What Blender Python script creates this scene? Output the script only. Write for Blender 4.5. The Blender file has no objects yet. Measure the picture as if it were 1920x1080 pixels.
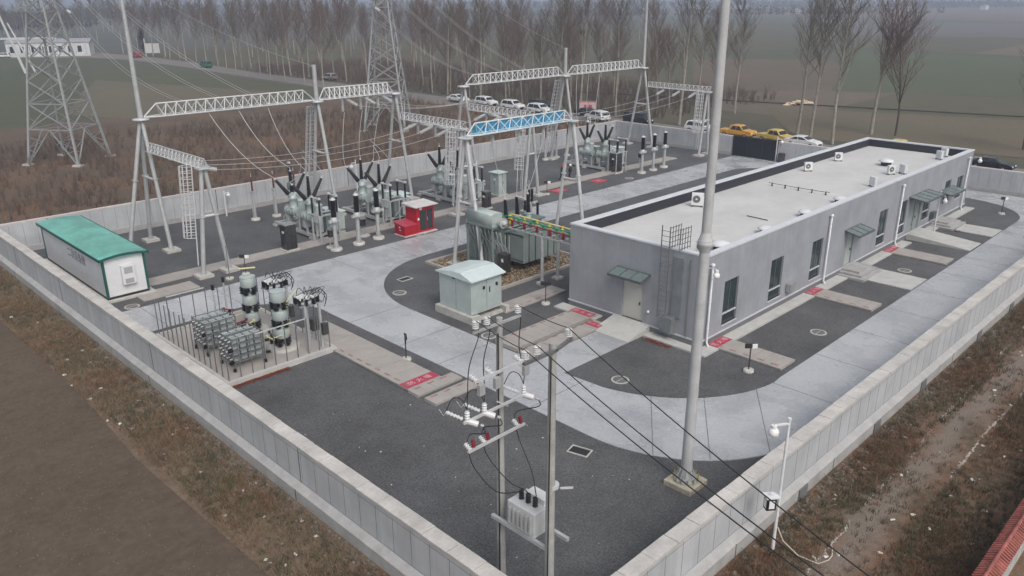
import bpy, math, random
from mathutils import Vector, Matrix
R = math.radians
PI = math.pi
rnd = random.Random(7)
sc = bpy.context.scene
COL = sc.collection

# ------------------------------------------------------------------ mesh builder
class MB:
    def __init__(s): s.v = []; s.f = []; s.sm = []
    def face(s, pts, smooth=False):
        b = len(s.v); s.v += [tuple(p) for p in pts]; s.f.append(tuple(range(b, b+len(pts)))); s.sm.append(smooth); return s
    def box(s, x0, y0, z0, x1, y1, z1, rz=0, c=None):
        b = len(s.v)
        P = [(x0,y0,z0),(x1,y0,z0),(x1,y1,z0),(x0,y1,z0),(x0,y0,z1),(x1,y0,z1),(x1,y1,z1),(x0,y1,z1)]
        if rz:
            cx, cy = c if c else ((x0+x1)/2, (y0+y1)/2); ca, sa = math.cos(rz), math.sin(rz)
            P = [(cx+(x-cx)*ca-(y-cy)*sa, cy+(x-cx)*sa+(y-cy)*ca, z) for x,y,z in P]
        s.v += P
        for f in ((0,3,2,1),(4,5,6,7),(0,1,5,4),(1,2,6,5),(2,3,7,6),(3,0,4,7)):
            s.f.append(tuple(b+i for i in f)); s.sm.append(False)
        return s
    def bx(s, cx, cy, z0, sx, sy, h, rz=0): return s.box(cx-sx/2, cy-sy/2, z0, cx+sx/2, cy+sy/2, z0+h, rz)
    def bar(s, p, q, w, h=None):
        p, q = Vector(p), Vector(q); h = h or w
        d = (q-p).normalized(); u = Vector((0,0,1)) if abs(d.z) < .95 else Vector((1,0,0))
        a = d.cross(u).normalized()*w/2; c = a.cross(d).normalized()*h/2
        b = len(s.v)
        for o in (p, q): s.v += [tuple(o+a+c), tuple(o-a+c), tuple(o-a-c), tuple(o+a-c)]
        for f in ((0,1,2,3),(7,6,5,4),(0,4,5,1),(1,5,6,2),(2,6,7,3),(3,7,4,0)):
            s.f.append(tuple(b+i for i in f)); s.sm.append(False)
        return s
    def cyl(s, p, q, r0, r1=None, n=10, smooth=True):
        return s.tube([p, q], [r0, r0 if r1 is None else r1], n, smooth)
    def tube(s, pts, r, n=6, smooth=True, caps=True):
        pts = [Vector(p) for p in pts]
        if not isinstance(r, (list, tuple)): r = [r]*len(pts)
        b = len(s.v); last = None
        for i, p in enumerate(pts):
            d = (pts[min(i+1, len(pts)-1)]-pts[max(i-1, 0)])
            d = d.normalized() if d.length > 1e-9 else Vector((0,0,1))
            if last is None:
                u = Vector((0,0,1)) if abs(d.z) < .9 else Vector((1,0,0)); a = d.cross(u).normalized()
            else:
                a = (last-d*last.dot(d)); a = a.normalized() if a.length > 1e-6 else d.cross(Vector((1,0,0))).normalized()
            last = a; c = d.cross(a)
            for k in range(n):
                t = 2*PI*k/n; s.v.append(tuple(p+(a*math.cos(t)+c*math.sin(t))*r[i]))
        for i in range(len(pts)-1):
            for k in range(n):
                k2 = (k+1) % n; s.f.append((b+i*n+k, b+i*n+k2, b+(i+1)*n+k2, b+(i+1)*n+k)); s.sm.append(smooth)
        if caps:
            e = b+(len(pts)-1)*n; c0 = [s.v[b+k] for k in reversed(range(n))]; c1 = [s.v[e+k] for k in range(n)]; s.face(c0); s.face(c1)
        return s
    def lathe(s, c, prof, n=12, axis=(0,0,1), smooth=True):
        c = Vector(c); d = Vector(axis).normalized(); u = Vector((1,0,0)) if abs(d.x) < .9 else Vector((0,1,0))
        a = (u-d*u.dot(d)).normalized(); e = d.cross(a); b = len(s.v)
        for r, h in prof:
            for k in range(n):
                t = 2*PI*k/n; s.v.append(tuple(c+d*h+(a*math.cos(t)+e*math.sin(t))*max(r, 1e-4)))
        for i in range(len(prof)-1):
            for k in range(n):
                k2 = (k+1) % n; s.f.append((b+i*n+k, b+i*n+k2, b+(i+1)*n+k2, b+(i+1)*n+k)); s.sm.append(smooth)
        q = b+(len(prof)-1)*n; c0 = [s.v[b+k] for k in reversed(range(n))]; c1 = [s.v[q+k] for k in range(n)]; s.face(c0); s.face(c1)
        return s
    def sheds(s, p, q, r, rs, k, n=10, taper=1.0):
        p, q = Vector(p), Vector(q); L = (q-p).length; pr = []
        for i in range(k):
            f = 1-(1-taper)*i/k; h = L*i/k; dh = L/k
            pr += [(r*f, h), (rs*f, h+dh*.35), (rs*f, h+dh*.5), (r*f, h+dh*.8)]
        pr.append((r*taper, L)); return s.lathe(p, pr, n, q-p, False)
    def prism(s, poly, z0, z1):
        b = len(s.v); n = len(poly)
        s.v += [(x, y, z0) for x, y in poly]+[(x, y, z1) for x, y in poly]
        s.f.append(tuple(b+i for i in reversed(range(n)))); s.sm.append(False)
        s.f.append(tuple(b+n+i for i in range(n))); s.sm.append(False)
        for i in range(n):
            j = (i+1) % n; s.f.append((b+i, b+j, b+n+j, b+n+i)); s.sm.append(False)
        return s
    def ball(s, c, r, n=10, m=7, sz=1.0):
        pr = [(r*math.sin(PI*i/m), -r*sz*math.cos(PI*i/m)) for i in range(m+1)]
        return s.lathe(c, pr, n)
    def build(s, name, mat, parent=None, bevel=0):
        me = bpy.data.meshes.new(name); me.from_pydata(s.v, [], s.f)
        me.polygons.foreach_set('use_smooth', s.sm); me.update()
        if mat: me.materials.append(mat)
        o = bpy.data.objects.new(name, me); COL.objects.link(o)
        if parent: o.parent = parent
        if bevel:
            md = o.modifiers.new('b', 'BEVEL'); md.width = bevel; md.segments = 2; md.limit_method = 'ANGLE'
        return o

def tag(o, label=None, cat=None, group=None, kind=None):
    if label: o['label'] = label
    if cat: o['category'] = cat
    if group: o['group'] = group
    if kind: o['kind'] = kind
    return o
def thing(name, label, cat, loc=(0,0,0), rz=0, group=None):
    o = bpy.data.objects.new(name, None); COL.objects.link(o); o.location = loc; o.rotation_euler = (0,0,rz)
    o.empty_display_size = .3
    return tag(o, label, cat, group)
def copy_tree(o, parent=None):
    c = o.copy(); COL.objects.link(c); c.parent = parent
    for ch in list(o.children): copy_tree(ch, c)
    return c
def dup(o, loc, rz=None, label=None, s=None):
    c = copy_tree(o); c.location = loc
    if rz is not None: c.rotation_euler = (0,0,rz)
    if label: c['label'] = label
    if s is not None: c.scale = (s, s, s) if not isinstance(s, tuple) else s
    return c

# ------------------------------------------------------------------ materials
def new_mat(name):
    m = bpy.data.materials.new(name); m.use_nodes = True; nt = m.node_tree; nt.nodes.clear()
    out = nt.nodes.new('ShaderNodeOutputMaterial'); b = nt.nodes.new('ShaderNodeBsdfPrincipled')
    nt.links.new(b.outputs[0], out.inputs[0]); return m, nt, b
def noise(nt, scale, detail=4, rough=.55, vec=None, dist=0):
    n = nt.nodes.new('ShaderNodeTexNoise'); n.inputs['Scale'].default_value = scale; n.inputs['Detail'].default_value = detail
    n.inputs['Roughness'].default_value = rough; n.inputs['Distortion'].default_value = dist
    if vec: nt.links.new(vec, n.inputs['Vector'])
    return n
def ramp(nt, fac, stops):
    r = nt.nodes.new('ShaderNodeValToRGB'); nt.links.new(fac, r.inputs[0]); e = r.color_ramp.elements
    while len(e) < len(stops): e.new(.5)
    for i, (p, c) in enumerate(stops): e[i].position = p; e[i].color = (c+(1,)) if len(c) == 3 else c
    return r
def mixc(nt, fac, a, b, mode='MIX'):
    m = nt.nodes.new('ShaderNodeMix'); m.data_type = 'RGBA'; m.blend_type = mode
    for v, i in ((fac, 0), (a, 6), (b, 7)):
        if isinstance(v, (int, float)): m.inputs[i].default_value = v
        elif isinstance(v, tuple): m.inputs[i].default_value = v+(1,)
        else: nt.links.new(v, m.inputs[i])
    return m.outputs[2]
def pos(nt, sc_=None):
    g = nt.nodes.new('ShaderNodeNewGeometry')
    if not sc_: return g.outputs['Position']
    mp = nt.nodes.new('ShaderNodeMapping'); mp.inputs['Scale'].default_value = sc_; nt.links.new(g.outputs['Position'], mp.inputs[0]); return mp.outputs[0]
def bump(nt, b, h, s, d=.02):
    n = nt.nodes.new('ShaderNodeBump'); n.inputs['Strength'].default_value = s; n.inputs['Distance'].default_value = d
    nt.links.new(h, n.inputs['Height']); nt.links.new(n.outputs[0], b.inputs['Normal'])
def M(name, col, rough=.6, metal=0, var=.16, scale=1.5, bmp=0, fine=9):
    m, nt, b = new_mat(name); p = pos(nt)
    n1 = noise(nt, scale, 5, .6, p); n2 = noise(nt, fine, 3, .6, p)
    d = tuple(max(0, c*(1-var)) for c in col); l = tuple(min(1, c*(1+var)) for c in col)
    c1 = ramp(nt, n1.outputs[0], [(.3, d), (.7, l)]).outputs[0]
    c2 = ramp(nt, n2.outputs[0], [(.3, tuple([1-var*.7]*3)), (.7, (1,1,1))]).outputs[0]
    nt.links.new(mixc(nt, 1.0, c1, c2, 'MULTIPLY'), b.inputs['Base Color'])
    rr = ramp(nt, n1.outputs[0], [(.3, tuple([max(.05, rough-.08)]*3)), (.7, tuple([min(1, rough+.08)]*3))])
    nt.links.new(rr.outputs[0], b.inputs['Roughness']); b.inputs['Metallic'].default_value = metal
    if bmp: bump(nt, b, n2.outputs[0], bmp)
    return m

galv = M('galvanised_steel', (.42,.43,.44), .5, .15, .12, 2)
galv_lt = M('light_galvanised', (.54,.55,.56), .5, .1, .1, 2)
galv_dk = M('dark_galvanised', (.2,.205,.21), .5, .4, .15, 2)
spun = M('weathered_concrete', (.36,.36,.35), .8, 0, .2, 1.2, .2)
conc = M('footing_concrete', (.47,.46,.43), .85, 0, .16, 2, .3)
cover = M('cover_slab_concrete', (.35,.325,.305), .85, 0, .1, 1, .2)
plinth = M('plinth_concrete', (.37,.37,.37), .85, 0, .15, 1.5, .2)
whitec = M('pale_apron_concrete', (.46,.46,.445), .8, 0, .12, 1.4, .2)
rubber = M('black_insulator_rubber', (.012,.012,.014), .35, 0, .1)
brownr = M('red_brown_porcelain', (.16,.05,.04), .35, 0, .1)
porc = M('white_porcelain', (.62,.63,.64), .25, 0, .05)
greyins = M('grey_porcelain', (.52,.54,.55), .3, 0, .08)
pale = M('pale_green_paint', (.4,.46,.455), .45, .1, .08, 2)
paleL = M('pale_blue_green_roof', (.58,.66,.66), .45, .1, .06, 2)
dgreen = M('grey_green_paint', (.13,.17,.165), .45, .1, .1, 2)
mgreen = M('mid_grey_green_paint', (.2,.25,.24), .45, .1, .1, 2)
stain = M('stainless_steel', (.14,.14,.14), .3, .85, .15, 1)
stainl = M('brushed_steel_light', (.45,.45,.46), .35, .6, .15, 1)
whitep = M('white_paint', (.66,.67,.69), .5, 0, .06, 1)
tealroof = M('teal_roof_paint', (.16,.47,.39), .35, .1, .3, .45, 0, 3)
dteal = M('dark_teal_paint', (.015,.1,.085), .4, .1, .1)
blackp = M('black_paint', (.02,.02,.022), .5, 0, .1)
darksteel = M('dark_gate_paint', (.008,.01,.016), .55, .1, .15)
redp = M('red_paint', (.4,.006,.02), .4, 0, .12, 2)
redl = M('faded_red_paint', (.42,.05,.09), .6, 0, .25, 6)
pinkish = M('pink_stained_concrete', (.42,.3,.29), .85, 0, .12, 4)
yellow = M('yellow_paint', (.68,.58,.06), .45, 0, .08)
lyellow = M('pale_yellow_hose', (.62,.58,.3), .5, 0, .08)
greenp = M('green_paint', (.01,.26,.12), .45, 0, .08)
maroon = M('maroon_busbar', (.2,.012,.03), .45, 0, .1)
bluep = M('blue_sheet_paint', (.08,.42,.66), .45, 0, .2, .8)
glass = M('dark_window_glass', (.03,.045,.05), .08, 0, .3, .6)
glassc = M('car_glass', (.02,.025,.03), .08, 0, .1)
wframe = M('window_frame_grey', (.1,.12,.12), .5, .2, .05)
tyre = M('tyre_rubber', (.015,.015,.016), .8, 0, .1)
screen = M('white_plate', (.75,.75,.75), .5, 0, .02)
skinm = M('skin', (.45,.28,.2), .6, 0, .05)
blackc = M('black_cloth', (.015,.016,.02), .9, 0, .15)
redh = M('red_helmet', (.42,.02,.03), .4, 0, .05)
aluc = M('aluminium_conductor', (.5,.5,.5), .45, .4, .05)
blackcable = M('black_cable', (.02,.02,.022), .5, 0, .05)
brickred = M('red_ridge_tile', (.34,.11,.09), .75, 0, .4, 3, .4)

def gravel_mat(name, base, var=.3, leaf=True):
    m, nt, b = new_mat(name); p = pos(nt)
    a = noise(nt, .25, 6, .65, p); f = noise(nt, 13, 4, .75, p)
    v = nt.nodes.new('ShaderNodeTexVoronoi'); v.inputs['Scale'].default_value = 16; nt.links.new(p, v.inputs['Vector'])
    lo = tuple(c*(1-var) for c in base); hi = tuple(c*(1+var) for c in base)
    c = ramp(nt, a.outputs[0], [(.3, lo), (.7, hi)]).outputs[0]
    c = mixc(nt, 1.0, c, ramp(nt, f.outputs[0], [(.3, (.4,.4,.4)), (.7, (1.65,1.65,1.65))]).outputs[0], 'MULTIPLY')
    dst = noise(nt, .7, 7, .7, p); c = mixc(nt, mul(nt, ramp(nt, dst.outputs[0], [(.5,(0,0,0)),(.75,(1,1,1))]).outputs[0], .3), c, tuple(q*1.7 for q in base))
    sp = ramp(nt, v.outputs['Color'], [(.86, (0,0,0)), (.9, (1,1,1))]); c = mixc(nt, mul(nt, sp.outputs[0], .18), c, tuple(min(1, q*2.6) for q in base))
    nt.links.new(c, b.inputs['Base Color']); b.inputs['Roughness'].default_value = .85
    bump(nt, b, v.outputs['Distance'], .6, .03)
    return m
def mul(nt, a, k):
    n = nt.nodes.new('ShaderNodeMath'); n.operation = 'MULTIPLY'; nt.links.new(a, n.inputs[0]); n.inputs[1].default_value = k; return n.outputs[0]
gravel = gravel_mat('dark_gravel', (.082,.083,.087))

def road_mat():
    m, nt, b = new_mat('damp_concrete_road'); p = pos(nt)
    a = noise(nt, .16, 5, .6, p, .6); w = noise(nt, .42, 6, .6, pos(nt, (1, .8, 1)), .25); f = noise(nt, 7, 4, .6, p)
    base = ramp(nt, a.outputs[0], [(.3, (.38,.39,.405)), (.7, (.46,.47,.49))]).outputs[0]
    wet = ramp(nt, w.outputs[0], [(.44, (0,0,0)), (.68, (1,1,1))]).outputs[0]
    # the far side of the upper road is wetter than the rest
    gpx = nt.nodes.new('ShaderNodeSeparateXYZ'); nt.links.new(p, gpx.inputs[0])
    col = mixc(nt, mul(nt, wet, .5), base, (.235,.245,.27))
    st = noise(nt, .9, 6, .7, p, .3); spot = ramp(nt, st.outputs[0], [(.62, (0,0,0)), (.74, (1,1,1))]).outputs[0]
    col = mixc(nt, mul(nt, spot, .35), col, (.16,.165,.175))
    col = mixc(nt, .5, col, mixc(nt, 1.0, col, ramp(nt, f.outputs[0], [(.3, (.75,.75,.75)), (.7, (1.15,1.15,1.15))]).outputs[0], 'MULTIPLY'))
    nt.links.new(col, b.inputs['Base Color'])
    nt.links.new(ramp(nt, w.outputs[0], [(.4, (.42,)*3), (.62, (.13,)*3)]).outputs[0], b.inputs['Roughness'])
    bump(nt, b, f.outputs[0], .08, .01); return m
roadm = road_mat()

def wall_mat(name, base, axis, pitch, stain=1.0):
    """cast concrete panels: streaks running down the face, each panel its own tone"""
    m, nt, b = new_mat(name); p = pos(nt)
    sx = nt.nodes.new('ShaderNodeSeparateXYZ'); nt.links.new(p, sx.inputs[0])
    d = nt.nodes.new('ShaderNodeMath'); d.operation = 'DIVIDE'; nt.links.new(sx.outputs[axis], d.inputs[0]); d.inputs[1].default_value = pitch
    fl = nt.nodes.new('ShaderNodeMath'); fl.operation = 'FLOOR'; nt.links.new(d.outputs[0], fl.inputs[0])
    wn = nt.nodes.new('ShaderNodeTexWhiteNoise'); wn.noise_dimensions = '1D'; nt.links.new(fl.outputs[0], wn.inputs['W'])
    st = noise(nt, 1.0, 5, .65, pos(nt, (4, 4, .35))); bl = noise(nt, .6, 5, .6, p); f = noise(nt, 14, 3, .6, p)
    c = ramp(nt, bl.outputs[0], [(.3, tuple(q*.86 for q in base)), (.7, tuple(min(1, q*1.1) for q in base))]).outputs[0]
    c = mixc(nt, 1.0, c, ramp(nt, st.outputs[0], [(.3, (.93,.93,.925)), (.62, (1.02,1.02,1.02))]).outputs[0], 'MULTIPLY')
    c = mixc(nt, 1.0, c, ramp(nt, wn.outputs[0], [(0, (.94,.94,.94)), (1, (1.04,1.04,1.04))]).outputs[0], 'MULTIPLY')
    sn = noise(nt, 1.3, 6, .7, pos(nt, (1.6, 1.6, .5))); c = mixc(nt, mul(nt, ramp(nt, sn.outputs[0], [(.56,(0,0,0)),(.72,(1,1,1))]).outputs[0], .35*stain), c, tuple(q*.62 for q in base))
    nt.links.new(c, b.inputs['Base Color']); b.inputs['Roughness'].default_value = .8; bump(nt, b, f.outputs[0], .15, .01); return m
wallx = wall_mat('wall_panels_along_x', (.43,.445,.47), 0, 1.0)
wally = wall_mat('wall_panels_along_y', (.43,.445,.47), 1, 1.0)
bwall = wall_mat('building_render', (.285,.298,.328), 0, 300, .4)
bbase = M('building_plinth', (.15,.155,.165), .8, 0, .12, 2, .2)
trimm = M('pale_trim', (.5,.51,.55), .7, 0, .05)
copem = M('coping_stone', (.5,.48,.46), .85, 0, .2, .9, .3)
copep = M('pink_grey_coping', (.55,.49,.48), .85, 0, .1, .9, .2)
roofm = M('pale_roof_screed', (.53,.53,.525), .7, 0, .1, .3, .05, 2.2)
bitum = M('bitumen_upstand', (.022,.024,.035), .6, 0, .5, 3, .3)
grooves = M('joint_grey', (.17,.17,.175), .9)  # dark grey of the joints between wall panels

# ------------------------------------------------------------------ terrain
def field_mat(name, a, b_, c, s=.02, rows=None):
    m, nt, b = new_mat(name); p = pos(nt)
    n1 = noise(nt, s, 5, .6, p); n2 = noise(nt, s*14, 5, .65, p); n3 = noise(nt, 3, 4, .7, p)
    col = ramp(nt, n1.outputs[0], [(.35, a), (.65, b_)]).outputs[0]
    col = mixc(nt, ramp(nt, n2.outputs[0], [(.45, (0,0,0)), (.7, (.8,.8,.8))]).outputs[0], col, c)
    col = mixc(nt, 1.0, col, ramp(nt, n3.outputs[0], [(.25, (.72,.72,.72)), (.75, (1.2,1.2,1.2))]).outputs[0], 'MULTIPLY')
    nt.links.new(col, b.inputs['Base Color']); b.inputs['Roughness'].default_value = .95; bump(nt, b, n3.outputs[0], .4, .05); return m
ground_m = field_mat('winter_field', (.066,.072,.038), (.09,.082,.05), (.105,.082,.056))
soil_m = field_mat('bare_soil', (.088,.064,.045), (.112,.083,.059), (.066,.05,.036), .06)
rough_m = field_mat('rough_verge', (.13,.09,.062), (.19,.135,.095), (.08,.07,.045), .5)
def verge_mat():
    m, nt, b = new_mat('rutted_verge'); p = pos(nt); sx = nt.nodes.new('ShaderNodeSeparateXYZ'); nt.links.new(p, sx.inputs[0])
    n1 = noise(nt, .45, 6, .7, p); n2 = noise(nt, 2.6, 6, .7, p); n3 = noise(nt, 12, 4, .7, p)
    c = ramp(nt, n1.outputs[0], [(.3,(.07,.052,.034)),(.45,(.115,.08,.05)),(.56,(.17,.09,.055)),(.68,(.13,.105,.07))]).outputs[0]
    c = mixc(nt, ramp(nt, n2.outputs[0], [(.5,(0,0,0)),(.7,(.7,.7,.7))]).outputs[0], c, (.2,.15,.105))
    a = nt.nodes.new('ShaderNodeMath'); a.operation = 'MULTIPLY_ADD'; nt.links.new(n1.outputs[0], a.inputs[0]); a.inputs[1].default_value = 3.2; nt.links.new(sx.outputs[1], a.inputs[2])
    bnd = nt.nodes.new('ShaderNodeMath'); bnd.operation = 'SUBTRACT'; nt.links.new(a.outputs[0], bnd.inputs[0]); bnd.inputs[1].default_value = 10.1
    ab = nt.nodes.new('ShaderNodeMath'); ab.operation = 'ABSOLUTE'; nt.links.new(bnd.outputs[0], ab.inputs[0])
    c = mixc(nt, ramp(nt, ab.outputs[0], [(.15,(.75,.75,.75)),(.95,(0,0,0))]).outputs[0], c, (.2,.175,.15))
    c = mixc(nt, 1.0, c, ramp(nt, n3.outputs[0], [(.25,(.6,.6,.6)),(.75,(1.3,1.3,1.3))]).outputs[0], 'MULTIPLY')
    nt.links.new(c, b.inputs['Base Color']); b.inputs['Roughness'].default_value = .95; bump(nt, b, n3.outputs[0], .5, .06); return m
vergem = verge_mat()
scrub_m = field_mat('scrub_floor', (.085,.066,.05), (.15,.09,.058), (.065,.06,.042), .12)
olive_m = field_mat('olive_field', (.062,.072,.038), (.084,.082,.048), (.054,.064,.034), .015)
dirt_m = field_mat('dirt_road', (.17,.155,.145), (.22,.2,.185), (.12,.11,.1), .3)
brownf_m = field_mat('brown_field', (.12,.095,.07), (.145,.108,.085), (.095,.09,.06), .03)
farg_m = field_mat('far_fields', (.07,.08,.07), (.1,.095,.08), (.055,.07,.06), .006)

def sheet(name, poly, z, mat):
    o = MB().face([(x, y, z) for x, y in poly]).build(name, mat); return tag(o, kind='structure')
g = MB(); S = 4200
g.face([(-S,-S,-.03), (S,-S,-.03), (S,S,-.03), (-S,S,-.03)])
tag(g.build('ground', farg_m), kind='structure')
sheet('field', [(-300,140),(98,140),(98,330),(-300,330)], -.015, olive_m)
sheet('field', [(109,-120),(420,-160),(620,330),(109,330)], -.015, ground_m)
sheet('field', [(-60,-60),(10.4,-60),(10.4,68),(11,72),(-60,72)], -.012, soil_m)
sheet('scrub_ground', [(-120,70.4),(98.5,70.4),(98.5,142),(-120,150)], -.008, scrub_m)
sheet('verge', [(10.1,20),(13.4,20),(13.4,72),(11,73),(9.8,60),(10.3,45),(9.7,33)], .0, rough_m)
sheet('verge', [(-5,-20),(130,-20),(130,12.2),(13.4,12.2),(13.4,22),(9.6,22),(4,14),(-5,12)], -.004, vergem)
sheet('verge', [(91.2,11),(99,11),(99,126),(91.2,126)], .0, rough_m)
sheet('field', [(128,62),(420,70),(420,95),(128,84)], .004, brownf_m)
sheet('field', [(190,-60),(290,-40),(330,150),(200,160)], .008, olive_m)
sheet('field', [(700,-100),(1200,-60),(1500,700),(800,600)], .012, brownf_m)
sheet('field', [(231.8, 148.7), (257.4, 114.0), (183.1, 70.7), (147.1, 93.8)], .02, field_mat('reddish_fallow', (.1,.082,.056), (.125,.09,.068), (.082,.082,.05), .05))
sheet('field', [(306.1, 128.0), (307.3, 66.7), (186.4, 39.0), (171.6, 75.2)], .024, field_mat('green_crop', (.058,.078,.036), (.07,.088,.044), (.085,.082,.05), .03))
sheet('field', [(638.6, 270.1), (685.3, 153.2), (454.3, 100.3), (428.7, 180.4)], .03, field_mat('purple_grey_fallow', (.11,.1,.1), (.13,.115,.11), (.09,.085,.08), .02))
sheet('field', [(137.4, 72.7), (151.7, 31.0), (115.1, 22.6), (109.2, 52.1)], .028, field_mat('rusty_verge_field', (.13,.1,.068), (.11,.1,.06), (.09,.085,.05), .09))
sheet('field', [(70.6, 216.5), (89.9, 153.9), (76.5, 141.0), (49.6, 141.3), (44.2, 154.6)], .01, field_mat('tan_crop', (.11,.1,.066), (.13,.11,.075), (.09,.088,.055), .04))
rd = [(98.6,-60),(98.6,70),(98.8,120),(99.6,160),(100.5,200),(103,245),(103,280),(97,303),(75,320),(-60,395)]
rd2 = [(-60,440),(84,352),(108,335),(112.5,298),(112.5,250),(108,205),(107.8,155),(107,125),(107,-60)]
sheet('dirt_road', rd+rd2, .012, dirt_m)
sheet('dirt_road', [(91.0,45.2),(98.8,43),(98.8,56),(91.0,52.2)], .016, dirt_m)
# compound
yard = sheet('yard_gravel', [(13.4,11.6),(91.2,11.6),(91.2,70.4),(13.4,70.4)], .02, gravel)
def arc(cx, cy, r, a0, a1, n=12):
    return [(cx+r*math.cos(R(a0+(a1-a0)*i/n)), cy+r*math.sin(R(a0+(a1-a0)*i/n))) for i in range(n+1)]
# ring road as outline with two islands: built as quads strips between inner and outer edges
Z = .06
def road_piece(poly): return [(x, y) for x, y in poly]
pieces = []
upper = [(13.85,46.9),(20.6,46.9)]+arc(20.6,42.3,4.6,90,0,12)[1:]+[(29.2,42.3),(29.2,38.8)]+arc(37.4,38.8,8.2,180,90,14)[1:]+[(91.05,47.0),(91.05,51.4),(13.85,51.4)]
left = [(25.15,42.3),(25.15,20.2)]+arc(32.3,20.2,7.15,180,270,16)[1:]+[(87.2,13.05),(91.0,13.05),(91.0,47.0),(82.5,47.0)]+arc(82.5,42.5,4.5,90,0,8)[1:]+[(87.0,23.0)]+arc(80.6,23.3,6.4,0,-90,10)[1:]+[(36.8,16.9)]+arc(36.8,24.4,7.6,270,192,14)[1:]+[(29.2,25.4),(29.2,42.3)]
rm = MB()
import mathutils
def fill(poly, z, mb):
    tess = mathutils.geometry.tessellate_polygon([[Vector((x, y, 0)) for x, y in poly]])
    b = len(mb.v); mb.v += [(x, y, z) for x, y in poly]
    for t in tess:
        a, c, d = (Vector(poly[i]) for i in t)
        if (c-a).cross(d-a) < 0: t = (t[0], t[2], t[1])
        mb.f.append(tuple(b+i for i in t)); mb.sm.append(False)
def rim(poly, z0, z1, mb):
    for i in range(len(poly)):
        p, q = poly[i], poly[(i+1) % len(poly)]; mb.face([(p[0],p[1],z0),(q[0],q[1],z0),(q[0],q[1],z1),(p[0],p[1],z1)])
fill(upper, Z, rm); rim(upper, .0, Z, rm); fill(left, Z, rm); rim(left, .0, Z, rm)
rm.box(29.2, 25.4, .0, 34.8, 27.75, Z-.001)
tag(rm.build('road', roadm), kind='structure')
jm = MB()
for x in (17, 22, 31.5, 36.5, 41.5, 46.5, 51.5, 56.5, 61.5, 66.5, 71.5, 76.5, 81.5, 86.5): jm.box(x-.02, 47.05, Z, x+.02, 51.35, Z+.004)
for y in (39.5, 34.5, 31, 24): jm.box(25.2, y-.02, Z, 29.15, y+.02, Z+.004)
for x in (36, 41, 46, 51, 56, 61, 66, 71, 76, 81): jm.box(x-.02, 13.1, Z, x+.02, 16.85, Z+.004)
for a in (205, 225, 248): jm.bar((32.3+7.1*math.cos(R(a)), 20.2+7.1*math.sin(R(a)), Z+.002), (36.8+7.6*math.cos(R(a+6)), 24.4+7.6*math.sin(R(a+6)), Z+.002), .04, .004)
tag(jm.build('road_joints', M('joint_dark', (.16,.16,.165), .9)), kind='structure')

# ------------------------------------------------------------------ perimeter walls
def wall_x(name, label, x0, x1, yo, yi, zc, narrow=False, far=False, grooves_out=True):
    """wall running along x; yo outer face, yi inner face"""
    t = thing(name, label, 'wall', (0,0,0), 0, 'boundary walls of the substation')
    s = 1 if yi > yo else -1
    a, b = sorted((yo+s*.30, yi-s*.08)); pm = MB().box(x0, a, -.2, x1, b, zc); pm.build('wall_panel', wallx, t)
    l = MB()
    lo, hi = sorted((yo, yo+s*.30)); l.box(x0, lo, -.25, x1, hi, .52)
    q = [(x0,yo,.52),(x1,yo,.52),(x1,yo+s*.298,.7),(x0,yo+s*.298,.7)]; l.face(q if s > 0 else q[::-1])
    lo, hi = sorted((yi, yi-s*.08)); l.box(x0, lo, 0, x1, hi, .45); l.build('plinth', plinth, t)
    j = MB()
    x = x0+.5
    while x < x1:
        yy = yo+s*.30
        lo, hi = sorted((yy-s*.004, yy+s*.02)); j.box(x-.011, lo, .75, x+.011, hi, zc-.12)
        yy = yi-s*.08
        lo, hi = sorted((yy+s*.004, yy-s*.02)); j.box(x-.011, lo, .46, x+.011, hi, zc-.1); x += 1.0
    lo, hi = sorted((yo+s*.296, yo+s*.32)); j.box(x0, lo, zc-.2, x1, hi, zc-.185); j.box(x0, lo, .75, x1, hi, .762)
    j.build('panel_joint', grooves, t)
    return t
def wall_y(name, label, y0, y1, xo, xi, zc):
    t = thing(name, label, 'wall', (0,0,0), 0, 'boundary walls of the substation'); s = 1 if xi > xo else -1
    a, b = sorted((xo+s*.30, xi-s*.08)); MB().box(a, y0, -.2, b, y1, zc).build('wall_panel', wally, t)
    l = MB(); lo, hi = sorted((xo, xo+s*.30)); l.box(lo, y0, -.25, hi, y1, .52); q = [(xo,y0,.52),(xo,y1,.52),(xo+s*.298,y1,.7),(xo+s*.298,y0,.7)]; l.face(q[::-1] if s > 0 else q)
    lo, hi = sorted((xi, xi-s*.08)); l.box(lo, y0, 0, hi, y1, .45); l.build('plinth', plinth, t)
    j = MB(); y = y0+.5
    while y < y1:
        xx = xo+s*.30; lo, hi = sorted((xx-s*.004, xx+s*.02)); j.box(lo, y-.011, .75, hi, y+.011, zc-.12)
        xx = xi-s*.08; lo, hi = sorted((xx+s*.004, xx-s*.02)); j.box(lo, y-.011, .46, hi, y+.011, zc-.1); y += 1.0
    lo, hi = sorted((xo+s*.296, xo+s*.32)); j.box(lo, y0, zc-.2, hi, y1, zc-.185); j.box(lo, y0, .75, hi, y1, .762)
    j.build('panel_joint', grooves, t); return t
def coping(t, axis, a0, a1, c0, c1, z, mat, step=1.25, h=.09):
    m = MB(); a = a0; r = random.Random(3)
    while a < a1-.01:
        e = min(a1, a+step); dz = r.uniform(-.008,.008); g_ = .012; dy = r.uniform(-.012,.012)
        if axis == 'x': m.box(a+g_, c0+dy, z, e-g_, c1+dy, z+h+dz)
        else: m.box(c0+dy, a+g_, z, c1+dy, e-g_, z+h+dz)
        a = e
    if axis == 'x': m.box(a0, c0+.06, z-.03, a1, c1-.06, z)
    else: m.box(c0+.06, a0, z-.03, c1-.06, a1, z)
    m.build('coping', mat, t)
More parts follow.
